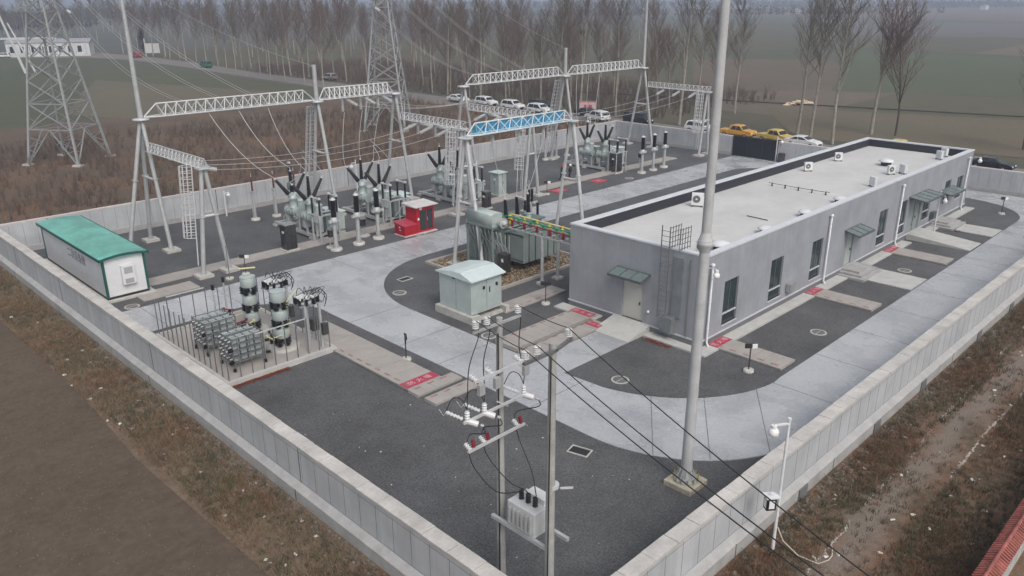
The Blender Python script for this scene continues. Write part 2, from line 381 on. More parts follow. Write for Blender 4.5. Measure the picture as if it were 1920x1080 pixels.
# left wall (x = 13.3) nearest, right wall (y = 11.4)
t = wall_y('boundary_wall', 'long concrete wall with wide coping between the brown soil field and white cabin', 11.75, 70.6, 13.03, 13.8, 2.31); coping(t, 'y', 11.35, 70.7, 13.3, 13.9, 2.31, copem)
e = MB()
for y in (25.4, 39.9, 54.2, 64): e.box(13.322, y-.02, .6, 13.345, y+.02, 2.31); e.box(13.022, y-.02, -.2, 13.05, y+.02, .53)
e.build('expansion_joint', blackp, t)
t = wall_x('boundary_wall', 'long concrete wall with wide coping beside the weedy verge at the right', 13.8, 91.2, 11.12, 11.9, 2.31); coping(t, 'x', 13.92, 91.4, 11.37, 11.95, 2.31, copem)
e = MB()
for x in (22.4, 30.4, 45.3, 60.2, 75): e.box(x-.02, 11.422, .6, x+.02, 11.445, 2.31); e.box(x-.02, 11.112, -.2, x+.02, 11.14, .53)
e.build('expansion_joint', blackp, t)
e = MB()
for x in (27.2, 34.6, 40.5, 49.5, 56, 66): e.box(x, 11.065, -.2, x+.7, 11.116, .5)
e.build('drain_recess', bbase, t)
t = wall_x('boundary_wall', 'pale concrete wall with pinkish coping in front of the brown scrub', 13.1, 91.5, 71.1, 70.35, 2.4); coping(t, 'x', 13.0, 91.6, 70.42, 70.78, 2.4, copep, 3, .07)
e = MB()
for x in (17.4, 31.6, 46, 60, 75.5): e.box(x-.03, 70.425, 0, x+.03, 70.45, 2.4)
e.build('expansion_joint', blackp, t)
t = wall_y('boundary_wall', 'far concrete wall between the back corner and the dark gate', 51.9, 70.35, 91.75, 91.1, 2.4); coping(t, 'y', 51.8, 70.4, 91.2, 91.6, 2.4, copep, 3, .07)
t = wall_y('boundary_wall', 'far concrete wall between the dark gate and the black sedan', 11.9, 45.6, 91.75, 91.1, 2.4); coping(t, 'y', 11.9, 45.7, 91.2, 91.6, 2.4, copep, 3, .07)
# gate
t = thing('sliding_gate', 'wide dark steel sliding gate closing the far wall', 'gate', (91.2,45.8,0))
MB().box(-.06, .0, .12, .02, 5.9, 2.45).build('gate_panel', darksteel, t)
m = MB()
for y in (0, 1.9, 3.9, 5.9): m.box(-.12, y-.05, .05, .08, y+.05, 2.5)
m.box(-.12,-.05,2.45,.08,5.95,2.55); m.box(-.12,-.05,.05,.08,5.95,.14); m.build('gate_frame', blackp, t)
m = MB()
for y in (.5, 5.2): m.cyl((-.05, y, .09), (.05, y, .09), .09)
m.build('wheel', stain, t)
t = MB().box(90.6,44.6,0,91.1,45.3,1.1).box(90.65,44.65,1.1,91.05,45.25,1.2).build('gate_motor_box', stain); tag(t, 'small dark motor box at the foot of the sliding gate', 'box')
# red tile topped wall, lower right corner
t = thing('tiled_wall', 'weathered wall topped with red ridge tiles in the lower right corner', 'wall', (0,0,0))
MB().box(24, 3.85, -.2, 75, 4.15, 1.62).build('wall_panel', M('limewashed_wall',(.45,.45,.44),.85,0,.3,2,.2), t)
m = MB(); x = 24
while x < 75:
    dz = .012*math.sin(x*3.1); m.face([(x,4.32,1.6),(x+.16,4.32,1.6),(x+.16,4.0,1.78),(x,4.0,1.78)]); m.cyl((x+.08,4.34,1.61+dz),(x+.08,4.0,1.8+dz),.04,n=6)
    m.face([(x,4.0,1.78),(x+.16,4.0,1.78),(x+.16,3.68,1.6),(x,3.68,1.6)]); m.cyl((x+.08,4.0,1.8+dz),(x+.08,3.66,1.61+dz),.04,n=6); x += .16
m.cyl((24,4.0,1.8),(75,4.0,1.8),.06,n=8)
m.build('ridge_tiles', brickred, t)

# ------------------------------------------------------------------ main building
BX0, BX1, BY0, BY1, ZR, ZP = 37.0, 82.5, 21.95, 31.85, 5.0, 5.6
b = thing('substation_building', 'long grey flat roofed single storey building with white parapet top', 'building', (0,0,0))
w = MB()
def facade_x(mb, y0, y1, x0, x1, z0, z1, opens):
    """wall along x between y0..y1 with openings (xa, xb, za, zb)"""
    xs = sorted(set([x0, x1]+[o[0] for o in opens]+[o[1] for o in opens])); 
    for a, c in zip(xs, xs[1:]):
        ops = sorted([(o[2], o[3]) for o in opens if o[0] <= a+1e-6 and o[1] >= c-1e-6]); z = z0
        for za, zb in ops:
            if za > z: mb.box(a, y0, z, c, y1, za)
            z = zb
        if z < z1: mb.box(a, y0, z, c, y1, z1)
WIN = [(39.2,40.8,.85,3.55,1.5),(44.7,46.3,.85,3.55,1.5),(50.3,51.9,.85,3.55,1.5),(61.5,63.1,.85,3.55,1.5),(65.8,67.2,.85,3.55,1.5),(71.0,72.6,1.05,3.4,1.7),(75.7,77.2,1.6,2.5,None),(76.1,77.6,2.95,3.6,None),(79.1,80.7,1.5,3.5,2.1)]
# keep the two stacked small windows in one column apart
opens = [(a,c,d,e_) for a,c,d,e_,_ in WIN if a not in (75.7,76.1)]+[(75.9,77.4,1.6,2.5),(75.9,77.4,2.95,3.6)]+[(55.9,57.1,.5,2.95),(68.2,70.4,.5,3.3)]
facade_x(w, BY0, BY0+.3, BX0, BX1, .45, 5.18, opens)
# end wall facing the camera side (x = 37) with door opening
for (ya, yb, za, zb) in ((BY0+.3, 26.0, .45, 5.18), (26.0, 27.6, 2.85, 5.18), (27.6, BY1, .45, 5.18)): w.box(BX0, ya, za, BX0+.3, yb, zb)
w.box(BX0+.3, BY1-.3, .45, BX1, BY1, 5.18); w.box(BX1-.3, BY0+.3, .45, BX1, BY1-.3, 5.18)
w.build('wall', bwall, b)
pp = MB()
pp.box(BX0, BY0, 5.18, BX1, BY0+.36, 5.5).box(BX0, BY1-.36, 5.18, BX1, BY1, 5.5).box(BX0, BY0+.36, 5.18, BX0+.36, BY1-.36, 5.5).box(BX1-.36, BY0+.36, 5.18, BX1, BY1-.36, 5.5)
pp.build('parapet', bwall, b)
cp = MB()
cp.box(BX0-.03, BY0-.03, 5.5, BX1+.03, BY0+.4, 5.6).box(BX0-.03, BY1-.4, 5.5, BX1+.03, BY1+.03, 5.6).box(BX0-.03, BY0+.4, 5.5, BX0+.4, BY1-.4, 5.6).box(BX1-.4, BY0+.4, 5.5, BX1+.03, BY1-.4, 5.6)
cp.build('parapet_coping', M('white_parapet_top', (.58,.6,.64), .6, 0, .05), b)
u = MB()
u.box(BX0+.36, BY1-.42, 4.7, BX1-.36, BY1-.36, 5.46).box(BX1-.42, BY0+.42, 4.7, BX1-.36, BY1-.42, 5.46).box(BX0+.36, BY0+.36, 4.7, BX1-.36, BY0+.42, 5.46).box(BX0+.36, BY0+.42, 4.7, BX0+.42, BY1-.42, 5.46)
u.build('upstand', bitum, b)
MB().box(BX0+.42, BY0+.42, 4.6, BX1-.42, BY1-.42, 4.82).build('roof', roofm, b)
bp = MB().box(BX0-.04, BY0-.04, 0, BX1+.04, BY0, .42).box(BX0-.04, BY0, 0, BX0, 26.0, .42).box(BX0-.04, 27.6, 0, BX0, BY1, .42).box(BX0, BY0, 0, BX1, BY1, .42)
bp.build('plinth', bbase, b)
MB().box(BX0-.06, BY0-.06, .42, BX1+.06, BY0, .5).box(BX0-.06, BY0, .42, BX0, 26.0, .5).box(BX0-.06, 27.6, .42, BX0, BY1+.04, .5).build('plinth_trim', trimm, b)
MB().box(BX0+.5, BY0+.6, .5, BX1-.5, BY1-.5, 4.5).build('interior', M('dark_interior', (.03,.03,.035), .9), b)
def window(a, c, z0, z1, split):
    fr = MB(); y = BY0+.1
    fr.box(a,y,z0,a+.06,y+.06,z1).box(c-.06,y,z0,c,y+.06,z1).box(a+.06,y,z1-.06,c-.06,y+.06,z1).box(a+.06,y,z0,c-.06,y+.06,z0+.06)
    if split: fr.box(a+.06,y,split-.04,c-.06,y+.06,split+.04)
    fr.box((a+c)/2-.03,y,(split or z0)+.06,(a+c)/2+.03,y+.06,z1-.06)
    f = fr.build('window', wframe, b)
    MB().box(a+.06,y+.02,z0+.06,c-.06,y+.04,z1-.06).build('pane', glass, f)
    MB().box(a-.06,BY0-.06,z0-.07,c+.06,BY0+.1,z0).build('sill', trimm, f)
    if split: MB().box(a+.0,BY0+.03,split-.03,c-.0,BY0+.1,split+.04).build('transom', trimm, f)
for a,c,z0,z1,sp in WIN:
    if a in (75.7,76.1): a, c = 75.9, 77.4
    window(a,c,z0,z1,sp)
def door(x0,y0,x1,y1,z0,z1,mat,lab=None,leaves=1,axis='x'):
    d = MB().box(x0,y0,z0,x1,y1,z1).build('door', mat, b)
    if lab: d['label'] = lab
    h = MB()
    if axis == 'x': h.box((x0+x1)/2+.38,y0-.06,z0+1.0,(x0+x1)/2+.44,y0,z0+1.2)
    else: h.box(x0-.06,(y0+y1)/2-.5,z0+1.0,x0,(y0+y1)/2-.44,z0+1.2)
    h.build('handle', stain, d); return d
door(55.9,BY0+.12,57.1,BY0+.2,.5,2.95,M('pale_door_paint',(.38,.42,.41),.5,0,.06,1),'pale green single door over the concrete steps')
dd = door(68.2,BY0+.12,70.4,BY0+.2,.5,3.3,M('glazed_door_grey',(.25,.29,.28),.3,0,.25,.8),'tall double door under the wide curved canopy')
MB().box(69.28,BY0+.1,.52,69.32,BY0+.12,3.28).build('door_gap', blackp, dd)
door(37.13,26.0,37.2,27.6,.5,2.85,M('grey_cream_door',(.47,.47,.44),.55,0,.06,1),'cream double door at the end wall behind the ramp',axis='y')
def canopy_part(P, glassm, name='canopy'):
    """P(x, y, z) maps (along wall, out of wall, up)"""
    return
def canopy(x0,x1,y0,y1,z0,z1,axis,slats=3,lab=None):
    """tilted glass canopy: wall side at z1, outer side at z0"""
    m = MB(); 
    def pt(s,o,z): return (s,y1-o,z) if axis=='x' else (x1-o,s,z)
    L0,L1 = (x0,x1) if axis=='x' else (y0,y1); D = (y1-y0) if axis=='x' else (x1-x0)
    m.face([pt(L0,0,z1),pt(L1,0,z1),pt(L1,D,z0),pt(L0,D,z0)]); m.face([pt(L0,0,z1-.03),pt(L0,D,z0-.03),pt(L1,D,z0-.03),pt(L1,0,z1-.03)])
    c = m.build('canopy', M('canopy_glass_'+name_ok(x0), (.15,.19,.19),.12,0,.1), b)
    if lab: c['label'] = lab
    f = MB()
    for i in range(slats+1):
        s = L0+(L1-L0)*i/slats; f.bar(pt(s,0,z1-.03),pt(s,D,z0-.03),.06,.1)
    f.bar(pt(L0,D,z0-.03),pt(L1,D,z0-.03),.07,.14); f.bar(pt(L0,.02,z1-.03),pt(L1,.02,z1-.03),.07,.1)
    f.build('canopy_frame', wframe, c); return c
def name_ok(x): return 'abcdefghij'[int(x) % 10]
canopy(55.3,57.9,BY0-1.1,BY0,3.1,3.35,'x',3,'small glass canopy over the pale green door')
canopy(36.0,BX0,25.6,28.0,3.4,3.65,'y',3,'glass canopy above the cream door of the end wall')
canopy(67.3,71.4,BY0-1.4,BY0,3.5,3.7,'x',4,'wide glass canopy above the double door')
canopy(74.6,78.0,BY0-1.1,BY0,2.75,2.95,'x',3,'low glass canopy near the far end')
pm = M('white_plastic_pipe',(.68,.69,.72),.4,0,.04)
for x in (37.45,52.4,65.25,81.1):
    m = MB(); m.tube([(x,BY0+.0,5.0),(x,BY0-.16,4.98),(x,BY0-.16,.35),(x,BY0-.3,.1)],.065,8); m.lathe((x,BY0-.16,4.88),[(.07,0),(.12,.08),(.12,.2),(.05,.24)],8)
    for z in (1.2,2.8,4.2): m.lathe((x,BY0-.16,z),[(.085,0),(.085,.06)],8)
    m.build('downpipe', pm, b)
# caged roof ladder on the end wall
m = MB(); lx = BX0-.32
for y in (24.2,24.75): m.bar((lx,y,1.35),(lx,y,6.9),.05)
for k in range(18): m.bar((lx,24.2,1.5+.3*k),(lx,24.75,1.5+.3*k),.025)
for z in (1.6,3,4.6): 
    for y in (24.2,24.75): m.bar((lx,y,z),(BX0,y,z),.03)
m.build('roof_ladder', galv_dk, b)
m = MB()
for k in range(5):
    z = 5.7+.28*k; m.bar((lx,24.2,z),(lx+1.1,24.2,z),.03); m.bar((lx,23.55,z),(lx+1.1,23.55,z),.03)
for k in range(5):
    x = lx+.27*k; m.bar((x,24.2,5.6),(x,24.2,6.9),.03); m.bar((x,23.55,5.6),(x,23.55,6.9),.03)
m.build('ladder_cage', galv_dk, b)
MB().box(BX0-.5,23.65,.55,BX0,24.45,1.5).build('ladder_guard_box', M('box_grey',(.2,.22,.23),.4,.2), b)
MB().box(BX0-.09,23.35,1.5,BX0,24.0,5.15).build('cable_duct', M('duct_grey',(.2,.22,.24),.5,.1), b)
m = MB(); m.tube([(BX0-.03,22.9,5.15),(BX0-.06,22.9,4.9),(BX0-.06,22.9,.5)],.03,6); m.build('conduit', bbase, b)
# wall lights and small outdoor unit
m = MB().ball((BX0-.1,25.55,1.35),.09); m.build('wall_light', screen, b)
m = MB().box(47.0,BY0-.35,.9,47.7,BY0-.05,1.45); m.build('wall_box', stainl, b)
m = MB().box(73.0,BY0-.35,.8,73.7,BY0-.05,1.4); m.build('wall_box', wframe, b)
# steps, ramp, skirt
def struct_thing(name, label, cat, mb, mat, bev=0, group=None): return tag(mb.build(name, mat, None, bev), label, cat, group)
sk = MB().box(36.2,21.1,.02,55.2,21.9,.12).box(58.2,21.1,.02,67.1,21.9,.12).box(71.6,21.1,.02,73.4,21.9,.12).box(76.6,21.1,.02,82.9,21.9,.12).box(36.2,21.9,.02,36.95,25.35,.12).box(36.0,29.0,.02,36.95,32.3,.12)
tag(sk.build('pavement', whitec), kind='structure')
m = MB()
for k in range(3): m.box(55.3-.3*k+.6,20.3-.0-.3*k+.45,.02+0,58.1+.3*k-.4,21.9,.5-.16*k) if False else None
for k, (d, z) in enumerate(((0,.5),(.32,.34),(.64,.18))): m.box(55.5-d,20.6-d,.02,57.7+d,21.9-.001*k,z)
struct_thing('entrance_steps','three concrete steps below the pale green door','steps',m,plinth)
m = MB()
for k, (d, z) in enumerate(((0,.5),(.32,.34),(.64,.18))): m.box(73.9-d,20.6-d,.02,76.0+d,21.9-.001*k,z)
struct_thing('entrance_steps','three concrete steps below the low canopy near the far end','steps',m,plinth)
m = MB(); m.face([(34.8,25.4,.07),(34.8,28.1,.07),(37.0,28.1,.5),(37.0,25.4,.5)]); m.face([(34.8,25.4,.07),(37.0,25.4,.5),(37.0,25.4,.02),(34.8,25.4,.02)]); m.face([(34.8,28.1,.07),(34.8,28.1,.02),(37,28.1,.02),(37,28.1,.5)])
struct_thing('concrete_ramp','sloping concrete ramp up to the cream end door','ramp',m,whitec)
m = MB(); m.face([(68.0,17.0,.08),(68.0,21.9,.5),(70.8,21.9,.5),(70.8,17.0,.08)][::-1]); m.face([(68,17,.08),(68,21.9,.5),(68,21.9,.02),(68,17,.02)][::-1]); m.face([(70.8,17,.08),(70.8,17,.02),(70.8,21.9,.02),(70.8,21.9,.5)])
struct_thing('concrete_ramp','long concrete ramp rising to the double door','ramp',m,whitec)
m = MB().box(55.5,17.0,.02,58.6,20.0,.075); m.box(73.6,17.0,.02,76.4,19.9,.075)
tag(m.build('path', whitec), kind='structure')

# text helper: glyph outlines turned into a flat mesh
def text_mesh(s, size, mat, name, parent, M4):
    cu = bpy.data.curves.new(name, 'FONT'); cu.body = s; cu.size = size; cu.align_x = 'CENTER'; cu.align_y = 'CENTER'; cu.resolution_u = 2
    o = bpy.data.objects.new(name, cu); COL.objects.link(o); bpy.context.view_layer.update()
    me = bpy.data.meshes.new_from_object(o.evaluated_get(bpy.context.evaluated_depsgraph_get())); bpy.data.objects.remove(o)
    me.transform(M4); me.materials.clear(); me.materials.append(mat)
    o = bpy.data.objects.new(name, me); COL.objects.link(o); o.parent = parent; return o

# cable trench cover slabs with red firestop bands
def trench(label, x0, y0, x1, y1, z, axis, bands=(), edge=None, slab=.62, mat=cover, name='cable_trench_cover'):
    t = thing(name, label, 'trench cover', (0,0,0), 0, 'cable trench covers')
    MB().box(x0,y0,.0,x1,y1,z-.09).build('trench_wall', plinth, t)
    m = MB(); a0, a1 = (x0,x1) if axis=='x' else (y0,y1); a = a0; r = random.Random(int(x0*7+y0))
    while a < a1-.02:
        e = min(a1, a+slab); dz = r.uniform(-.004,.006)
        if axis=='x': m.box(a+.006,y0-.03,z-.09,e-.006,y1+.03,z+dz)
        else: m.box(x0-.03,a+.006,z-.09,x1+.03,e-.006,z+dz)
        a = e
    m.build('cover_slab', mat, t)
    for k, (p, q) in enumerate(bands):
        m = MB()
        if axis=='x': m.box(p,y0-.02,z+.002,q,y1+.02,z+.012)
        else: m.box(x0-.02,p,z+.002,x1+.02,q,z+.012)
        bd = m.build('red_band', redl, t)
        w_ = (y1-y0) if axis=='x' else (x1-x0); cx, cy = ((p+q)/2,(y0+y1)/2) if axis=='x' else ((x0+x1)/2,(p+q)/2)
        s = min(.42, w_/3.6)
        text_mesh('防 火 墙', s, M('faded_white_lettering',(.62,.45,.47),.7,0,.1) if k==0 and 'fwl' not in G_ else G_['fwl'], 'lettering', bd, Matrix.Translation((cx,cy,z+.0145)) @ Matrix.Rotation(R(-90) if axis=='x' else 0, 4, 'Z'))
        if 'fwl' not in G_: G_['fwl'] = bpy.data.materials['faded_white_lettering']
    if edge:
        m = MB(); a = a0+.3
        while a < a1-.3:
            for off in edge:
                if axis=='x': m.box(a,off-.06,z+.008,a+.42,off+.06,z+.014)
                else: m.box(off-.06,a,z+.008,off+.06,a+.42,z+.014)
            a += .85
        m.build('edge_marking', G_['edge'], t)
    return t
G_ = {'edge': M('faint_red_marking',(.33,.2,.19),.8,0,.4,6)}
trench('narrow slab strip in front of the switchgear along the upper road',14.3,55.1,58.0,56.6,.12,'x',(),None,.62)
trench('slab strip behind the walking people towards the far switchgear',58.0,55.4,84.3,56.9,.12,'x',(),None,.62)
trench('long slab strip with a red band beside the fenced capacitor yard',22.05,29.6,24.15,40.6,.16,'y',((29.7,30.4),),(22.3,))
trench('wide slab at the lower end of the red banded strip',21.95,28.75,24.9,29.55,.16,'x',(),(29.4,))
trench('small separate slab nearest the concrete poles',22.0,27.45,24.9,28.3,.16,'x',(),(28.15,))
trench('left slab strip of the pair between the road and the end wall',29.35,29.2,36.6,30.85,.24,'x',((35.9,36.55),),(30.7,))
trench('right slab strip of the pair between the road and the end wall',29.2,27.85,35.9,28.85,.2,'x',((35.0,35.6),),(28.8,))
trench('slab strip with red band beside the near building corner',37.7,17.3,39.3,21.9,.14,'y',((21.2,21.85),),(37.95,))
trench('slab strip with red band between the second and third windows',49.7,17.3,51.3,21.9,.14,'y',((21.2,21.85),),(49.95,))
trench('slab strip with red band beside the third white downpipe',63.0,17.2,64.8,21.9,.14,'y',((21.2,21.85),),None)
trench('slab strip between the pebble bed and the sign stand',33.2,33.7,38.8,35.0,.14,'x',(),(33.95,))
trench('short slab strip beside the white cabin',17.6,52.4,21.5,54.0,.1,'x',(),None)

# ------------------------------------------------------------------ gantries
def truss(m, p, q, wd=.9, ht=.85, n=14, r=.05, rb=.026, taper=True, tip='both', inv=False):
    """triangular lattice beam, two lower chords and one upper chord"""
    p, q = Vector(p), Vector(q); d = q-p; L = d.length; d.normalize(); sd = Vector((-d.y, d.x, 0)); up = Vector((0,0,ht))
    A = lambda t: p+d*L*t+sd*wd/2*min(1, 1.0); B = lambda t: p+d*L*t-sd*wd/2
    t0, t1 = (.07, .93) if taper else (.0, 1.0)
    def P(f, t):
        k = 1 if not taper else min(1, min(t, 1-t)/.07)*.85+.15
        c = p+d*L*t; return c+(f(t)-c)*k
    T = lambda t: p+d*L*t+up
    m.tube([P(A,0), P(A,t0), P(A,t1), P(A,1)], r, 6); m.tube([P(B,0), P(B,t0), P(B,t1), P(B,1)], r, 6)
    m.tube([P(A,0)*.5+P(B,0)*.5, T(t0), T(t1), P(A,1)*.5+P(B,1)*.5] if taper else [T(0), T(1)], r, 6)
    for i in range(n):
        a = t0+(t1-t0)*i/n; c = t0+(t1-t0)*(i+1)/n; h = (a+c)/2
        for F in (A, B):
            m.bar(T(a), P(F,h), rb*2); m.bar(P(F,h), T(c), rb*2)
        m.bar(P(A,h), P(B,h), rb*1.6); m.bar(P(A,a), P(B,h), rb*1.4)
def pipe_leg(m, p, q, r=.165, top=None):
    p, q = Vector(p), Vector(q); m.cyl(p, q, r, top or r*.92, 12); d = (q-p).normalized()
    m.cyl(p+d*(q-p).length*.55, p+d*((q-p).length*.55+.07), r*1.5, n=12)
    for k in range(4):
        a = PI/4+k*PI/2; m.bar(p+Vector((math.cos(a)*r*2,math.sin(a)*r*2,0)), p+d*.55, .03)
FOOT = []
def footing(m, x, y, s=1.1, h=.22): m.bx(x, y, -.05, s, s, h+.05)
def cage_ladder(parent, x, y, z0, z1, face, tilt=(0,0)):
    """vertical caged ladder; face = direction the cage bulges"""
    m = MB(); fx, fy = face; sx, sy = -fy, fx
    T = lambda z: Vector((tilt[0]*(z-z0)/(z1-z0), tilt[1]*(z-z0)/(z1-z0), 0))
    for s in (-.22, .22): m.bar(Vector((x+sx*s, y+sy*s, z0))+T(z0), Vector((x+sx*s, y+sy*s, z1))+T(z1), .06)
    n = int((z1-z0)/.3)
    for k in range(n): z = z0+.3*k+.1; m.bar(Vector((x-sx*.22,y-sy*.22,z))+T(z), Vector((x+sx*.22,y+sy*.22,z))+T(z), .025)
    hoops = []; z = z0+2.1
    while z < z1+.1:
        pts = []
        for i in range(9):
            a = PI*i/8; pts.append(Vector((x+sx*.45*math.cos(a)+fx*.85*math.sin(a), y+sy*.45*math.cos(a)+fy*.85*math.sin(a), z))+T(z))
        hoops.append(pts); m.tube(pts, .024, 4, False); z += .42
    for i in range(1, 8):
        m.bar(hoops[0][i], hoops[-1][i], .045)
    m.build('caged_ladder', galv_lt, parent)
GX_L = [23.7, 39.3, 48.0]; GX_R = [57.0, 73.1, 88.6]; HZ = 10.3; LZ = 7.9; YA = 64.3
def lowframe(t, x, lad):
    # low beam from the high column towards y 54.4 and its own A frame
    m = MB(); truss(m, (x,63.4,LZ), (x,54.0,LZ), .75, .62, 15, .045, .024, False); m.box(x-.45,54.0,LZ-.12,x+.45,54.8,LZ-.04)
    m.build('low_beam', galv_lt, t)
    for s in (-1, 1):
        m = MB(); pipe_leg(m, (x+s*1.0,54.4,.15), (x+s*.12,54.4,LZ-.12)); m.build('column', galv, t)
        m = MB(); footing(m, x+s*1.0, 54.4); m.build('footing', conc, t)
    m = MB(); m.cyl((x-.5,54.4,4.4),(x+.5,54.4,4.4),.1,n=8); m.build('cross_tie', galv_lt, t)
    if lad: cage_ladder(t, x-1.15, 54.7, .9, LZ+.1, (-.9,.43), (.5,0))
def gantry(label, XS, spire, post, lads):
    t = thing('steel_gantry', label, 'gantry', (0,0,0), 0, 'lattice gantries of the switchyard')
    for i, x in enumerate(XS):
        for s in (-1, 1):
            m = MB(); pipe_leg(m, (x,YA+s*2.05,.15), (x,YA+s*.14,HZ-.15)); m.build('column', galv, t)
            m = MB(); footing(m, x, YA+s*2.05); m.build('footing', conc, t)
        m = MB(); m.cyl((x,YA-.95,5.6),(x,YA+.95,5.6),.1,n=8); m.build('cross_tie', galv_lt, t)
        m = MB(); m.lathe((x,YA,HZ-.2),[(.25,0),(.62,.05),(.62,.16),(.3,.2)],14)
        m.build('cap_plate', galv_lt, t)
        if i == spire:
            m = MB(); m.tube([(x,YA,HZ),(x,YA,HZ+5),(x,YA,HZ+10),(x,YA,HZ+14)],[.2,.17,.12,.05],12); m.build('lightning_spire', galv, t)
            ex = -1 if i == 0 else 1
            m = MB(); pipe_leg(m, (x+ex*2.5,YA-.1,.15),(x+ex*.12,YA,HZ-.3)); m.build('brace_column', galv, t)
            m = MB(); footing(m, x+ex*2.5, YA-.1); m.build('footing', conc, t)
        if i == post:
            m = MB(); m.cyl((x,YA,HZ),(x,YA,HZ+3.1),.2,.19,12); m.cyl((x-.5,YA,HZ+3.0),(x,YA,HZ+3.0),.03,n=6); m.build('lightning_post', galv, t)
        if i in lads: cage_ladder(t, x+.0, YA+2.55, .8, HZ-.4, (0,1), (0,-1.9))
    for a, c in zip(XS, XS[1:]):
        m = MB(); truss(m, (a+.25,YA,HZ+.05), (c-.25,YA,HZ+.05), .95, .95, 16 if c-a > 12 else 13, .065, .034, True); m.build('high_beam', galv_lt, t)
    return t
gl = gantry('left lattice gantry with tall lightning spire above the white cabin', GX_L, 0, 1, (1,))
lowframe(gl, GX_L[0], True); lowframe(gl, GX_L[2], True)
gr = gantry('right lattice gantry with tall lightning spire near the far wall', GX_R, 2, 1, (1,))
lowframe(gr, GX_R[0], True); lowframe(gr, GX_R[2], True)
# blue sheeted gantry over the transformer
t = thing('steel_gantry', 'gantry with bright blue panels in its beam beside the transformer', 'gantry', (0,0,0))
bx0, bx1, by, bz = 37.4, 48.8, 42.1, 9.75
for x in (bx0, bx1):
    for s in (-1, 1):
        m = MB(); pipe_leg(m, (x,by+s*1.6,.1),(x,by+s*.13,bz-.1),.15); m.build('column', galv_lt, t)
        m = MB(); footing(m, x, by+s*1.6, .9, .15); m.build('footing', conc, t)
    m = MB(); m.cyl((x,by-.75,5.0),(x,by+.75,5.0),.1,n=8); m.build('cross_tie', galv_lt, t)
    m = MB(); m.lathe((x,by,bz-.15),[(.2,0),(.55,.05),(.55,.13)],14); m.build('cap_plate', galv_lt, t)
m = MB(); truss(m, (bx0+.1,by,bz+.08), (bx1-.1,by,bz+.08), .8, .8, 8, .055, .03, True); m.build('beam', M('white_beam',(.6,.64,.66),.5,.1,.06), t)
m = MB(); n = 9
for i in range(n):
    a = bx0+.9+(bx1-bx0-1.8)*i/n+.04; c = bx0+.9+(bx1-bx0-1.8)*(i+1)/n-.04
    m.face([(a,by+.36,bz+.12),(a,by+.03,bz+.84),(c,by+.03,bz+.84),(c,by+.36,bz+.12)][::-1]); m.face([(a,by+.39,bz+.12),(a,by+.06,bz+.84),(c,by+.06,bz+.84),(c,by+.39,bz+.12)])
    m.face([(a,by-.36,bz+.07),(c,by-.36,bz+.07),(c,by+.36,bz+.07),(a,by+.36,bz+.07)]); 
m.build('blue_panel', bluep, t)


# ------------------------------------------------------------------ insulator strings and conductors
def sag(p, q, s, n=14):
    p, q = Vector(p), Vector(q); return [p.lerp(q, i/n)-Vector((0,0,4*s*(i/n)*(1-i/n))) for i in range(n+1)]
def wire(pts, r, name, label, cat, mat, group, extra=None):
    o = MB().tube(pts, r, 5, True).build(name, mat); return tag(o, label, cat, group)
def string(p, q, label, group, r=.165, k=11):
    m = MB(); m.sheds(p, q, .05, r, k, 10); o = m.build('insulator_string', greyins); return tag(o, label, 'insulator', group)
phs = ('nearest the upper road', 'in the middle', 'nearest the back wall')
def bus_span(xa, xb, where, sgn):
    for i, y in enumerate((56.0, 58.4, 60.8)):
        z = LZ-.25; a = Vector((xa+.25, y, z)); c = Vector((xb-.25, y, z)); L = c.x-a.x
        sa = a+Vector((1.5,0,-.42)); se = c+Vector((-1.5,0,-.42))
        string(a, sa, f'insulator string, left end of the {where} low span, wire {phs[i]}', 'tension strings on the low beams')
        string(c, se, f'insulator string, right end of the {where} low span, wire {phs[i]}', 'tension strings on the low beams')
        pts = sag(sa, se, L*.028, 18)
        wire(pts, .022, 'bus_conductor', f'thin sagging conductor of the {where} low span, the one {phs[i]}', 'conductor', aluc, 'conductors between the low beams')
bus_span(GX_L[0], GX_L[2], 'left gantry', 1)
bus_span(GX_L[2], GX_R[0], 'middle', 1)
bus_span(GX_R[0], GX_R[2], 'right gantry', 1)
# hanging strings below beams and droppers
def hang(x, y, z, where, L=1.25):
    string((x,y,z),(x,y,z-L), f'grey insulator string hanging straight down {where}', 'hanging insulator strings', .15, 12)
for i, x in enumerate((42.0, 44.0, 46.0)):
    hang(x, YA, HZ, f'from the short high beam, number {("one","two","three")[i]} from the left')
for i, y in enumerate((61.0, 58.4, 56.0)):
    hang(GX_L[2]+.1, y, LZ, f'from the low beam beside the blue gantry, {("farthest","middle","nearest")[i]} one'); hang(GX_R[0]+.1, y, LZ, f'from the low beam of the right gantry, {("farthest","middle","nearest")[i]} one')
for i, x in enumerate((40.0, 42.7, 45.4)):
    hang(x, by, bz, f'from the blue panelled beam, {("left","middle","right")[i]} one', 1.0)
for i, x in enumerate((42.0, 44.0, 46.0)):
    a = Vector((x+.1,YA-.2,HZ)); q = a+Vector((1.1,-.4,-.75)); string(a, q, f'slanting insulator string under the short high beam, number {("one","two","three")[i]} from the lightning post', 'slanting insulator strings')
    e = Vector((GX_R[0],62.0+.4*i,9.0)); wire(sag(q, e, .55), .02, 'bus_conductor', f'thin conductor from the short high beam to the right gantry, number {("one","two","three")[i]}', 'conductor', aluc, 'conductors to the right gantry')

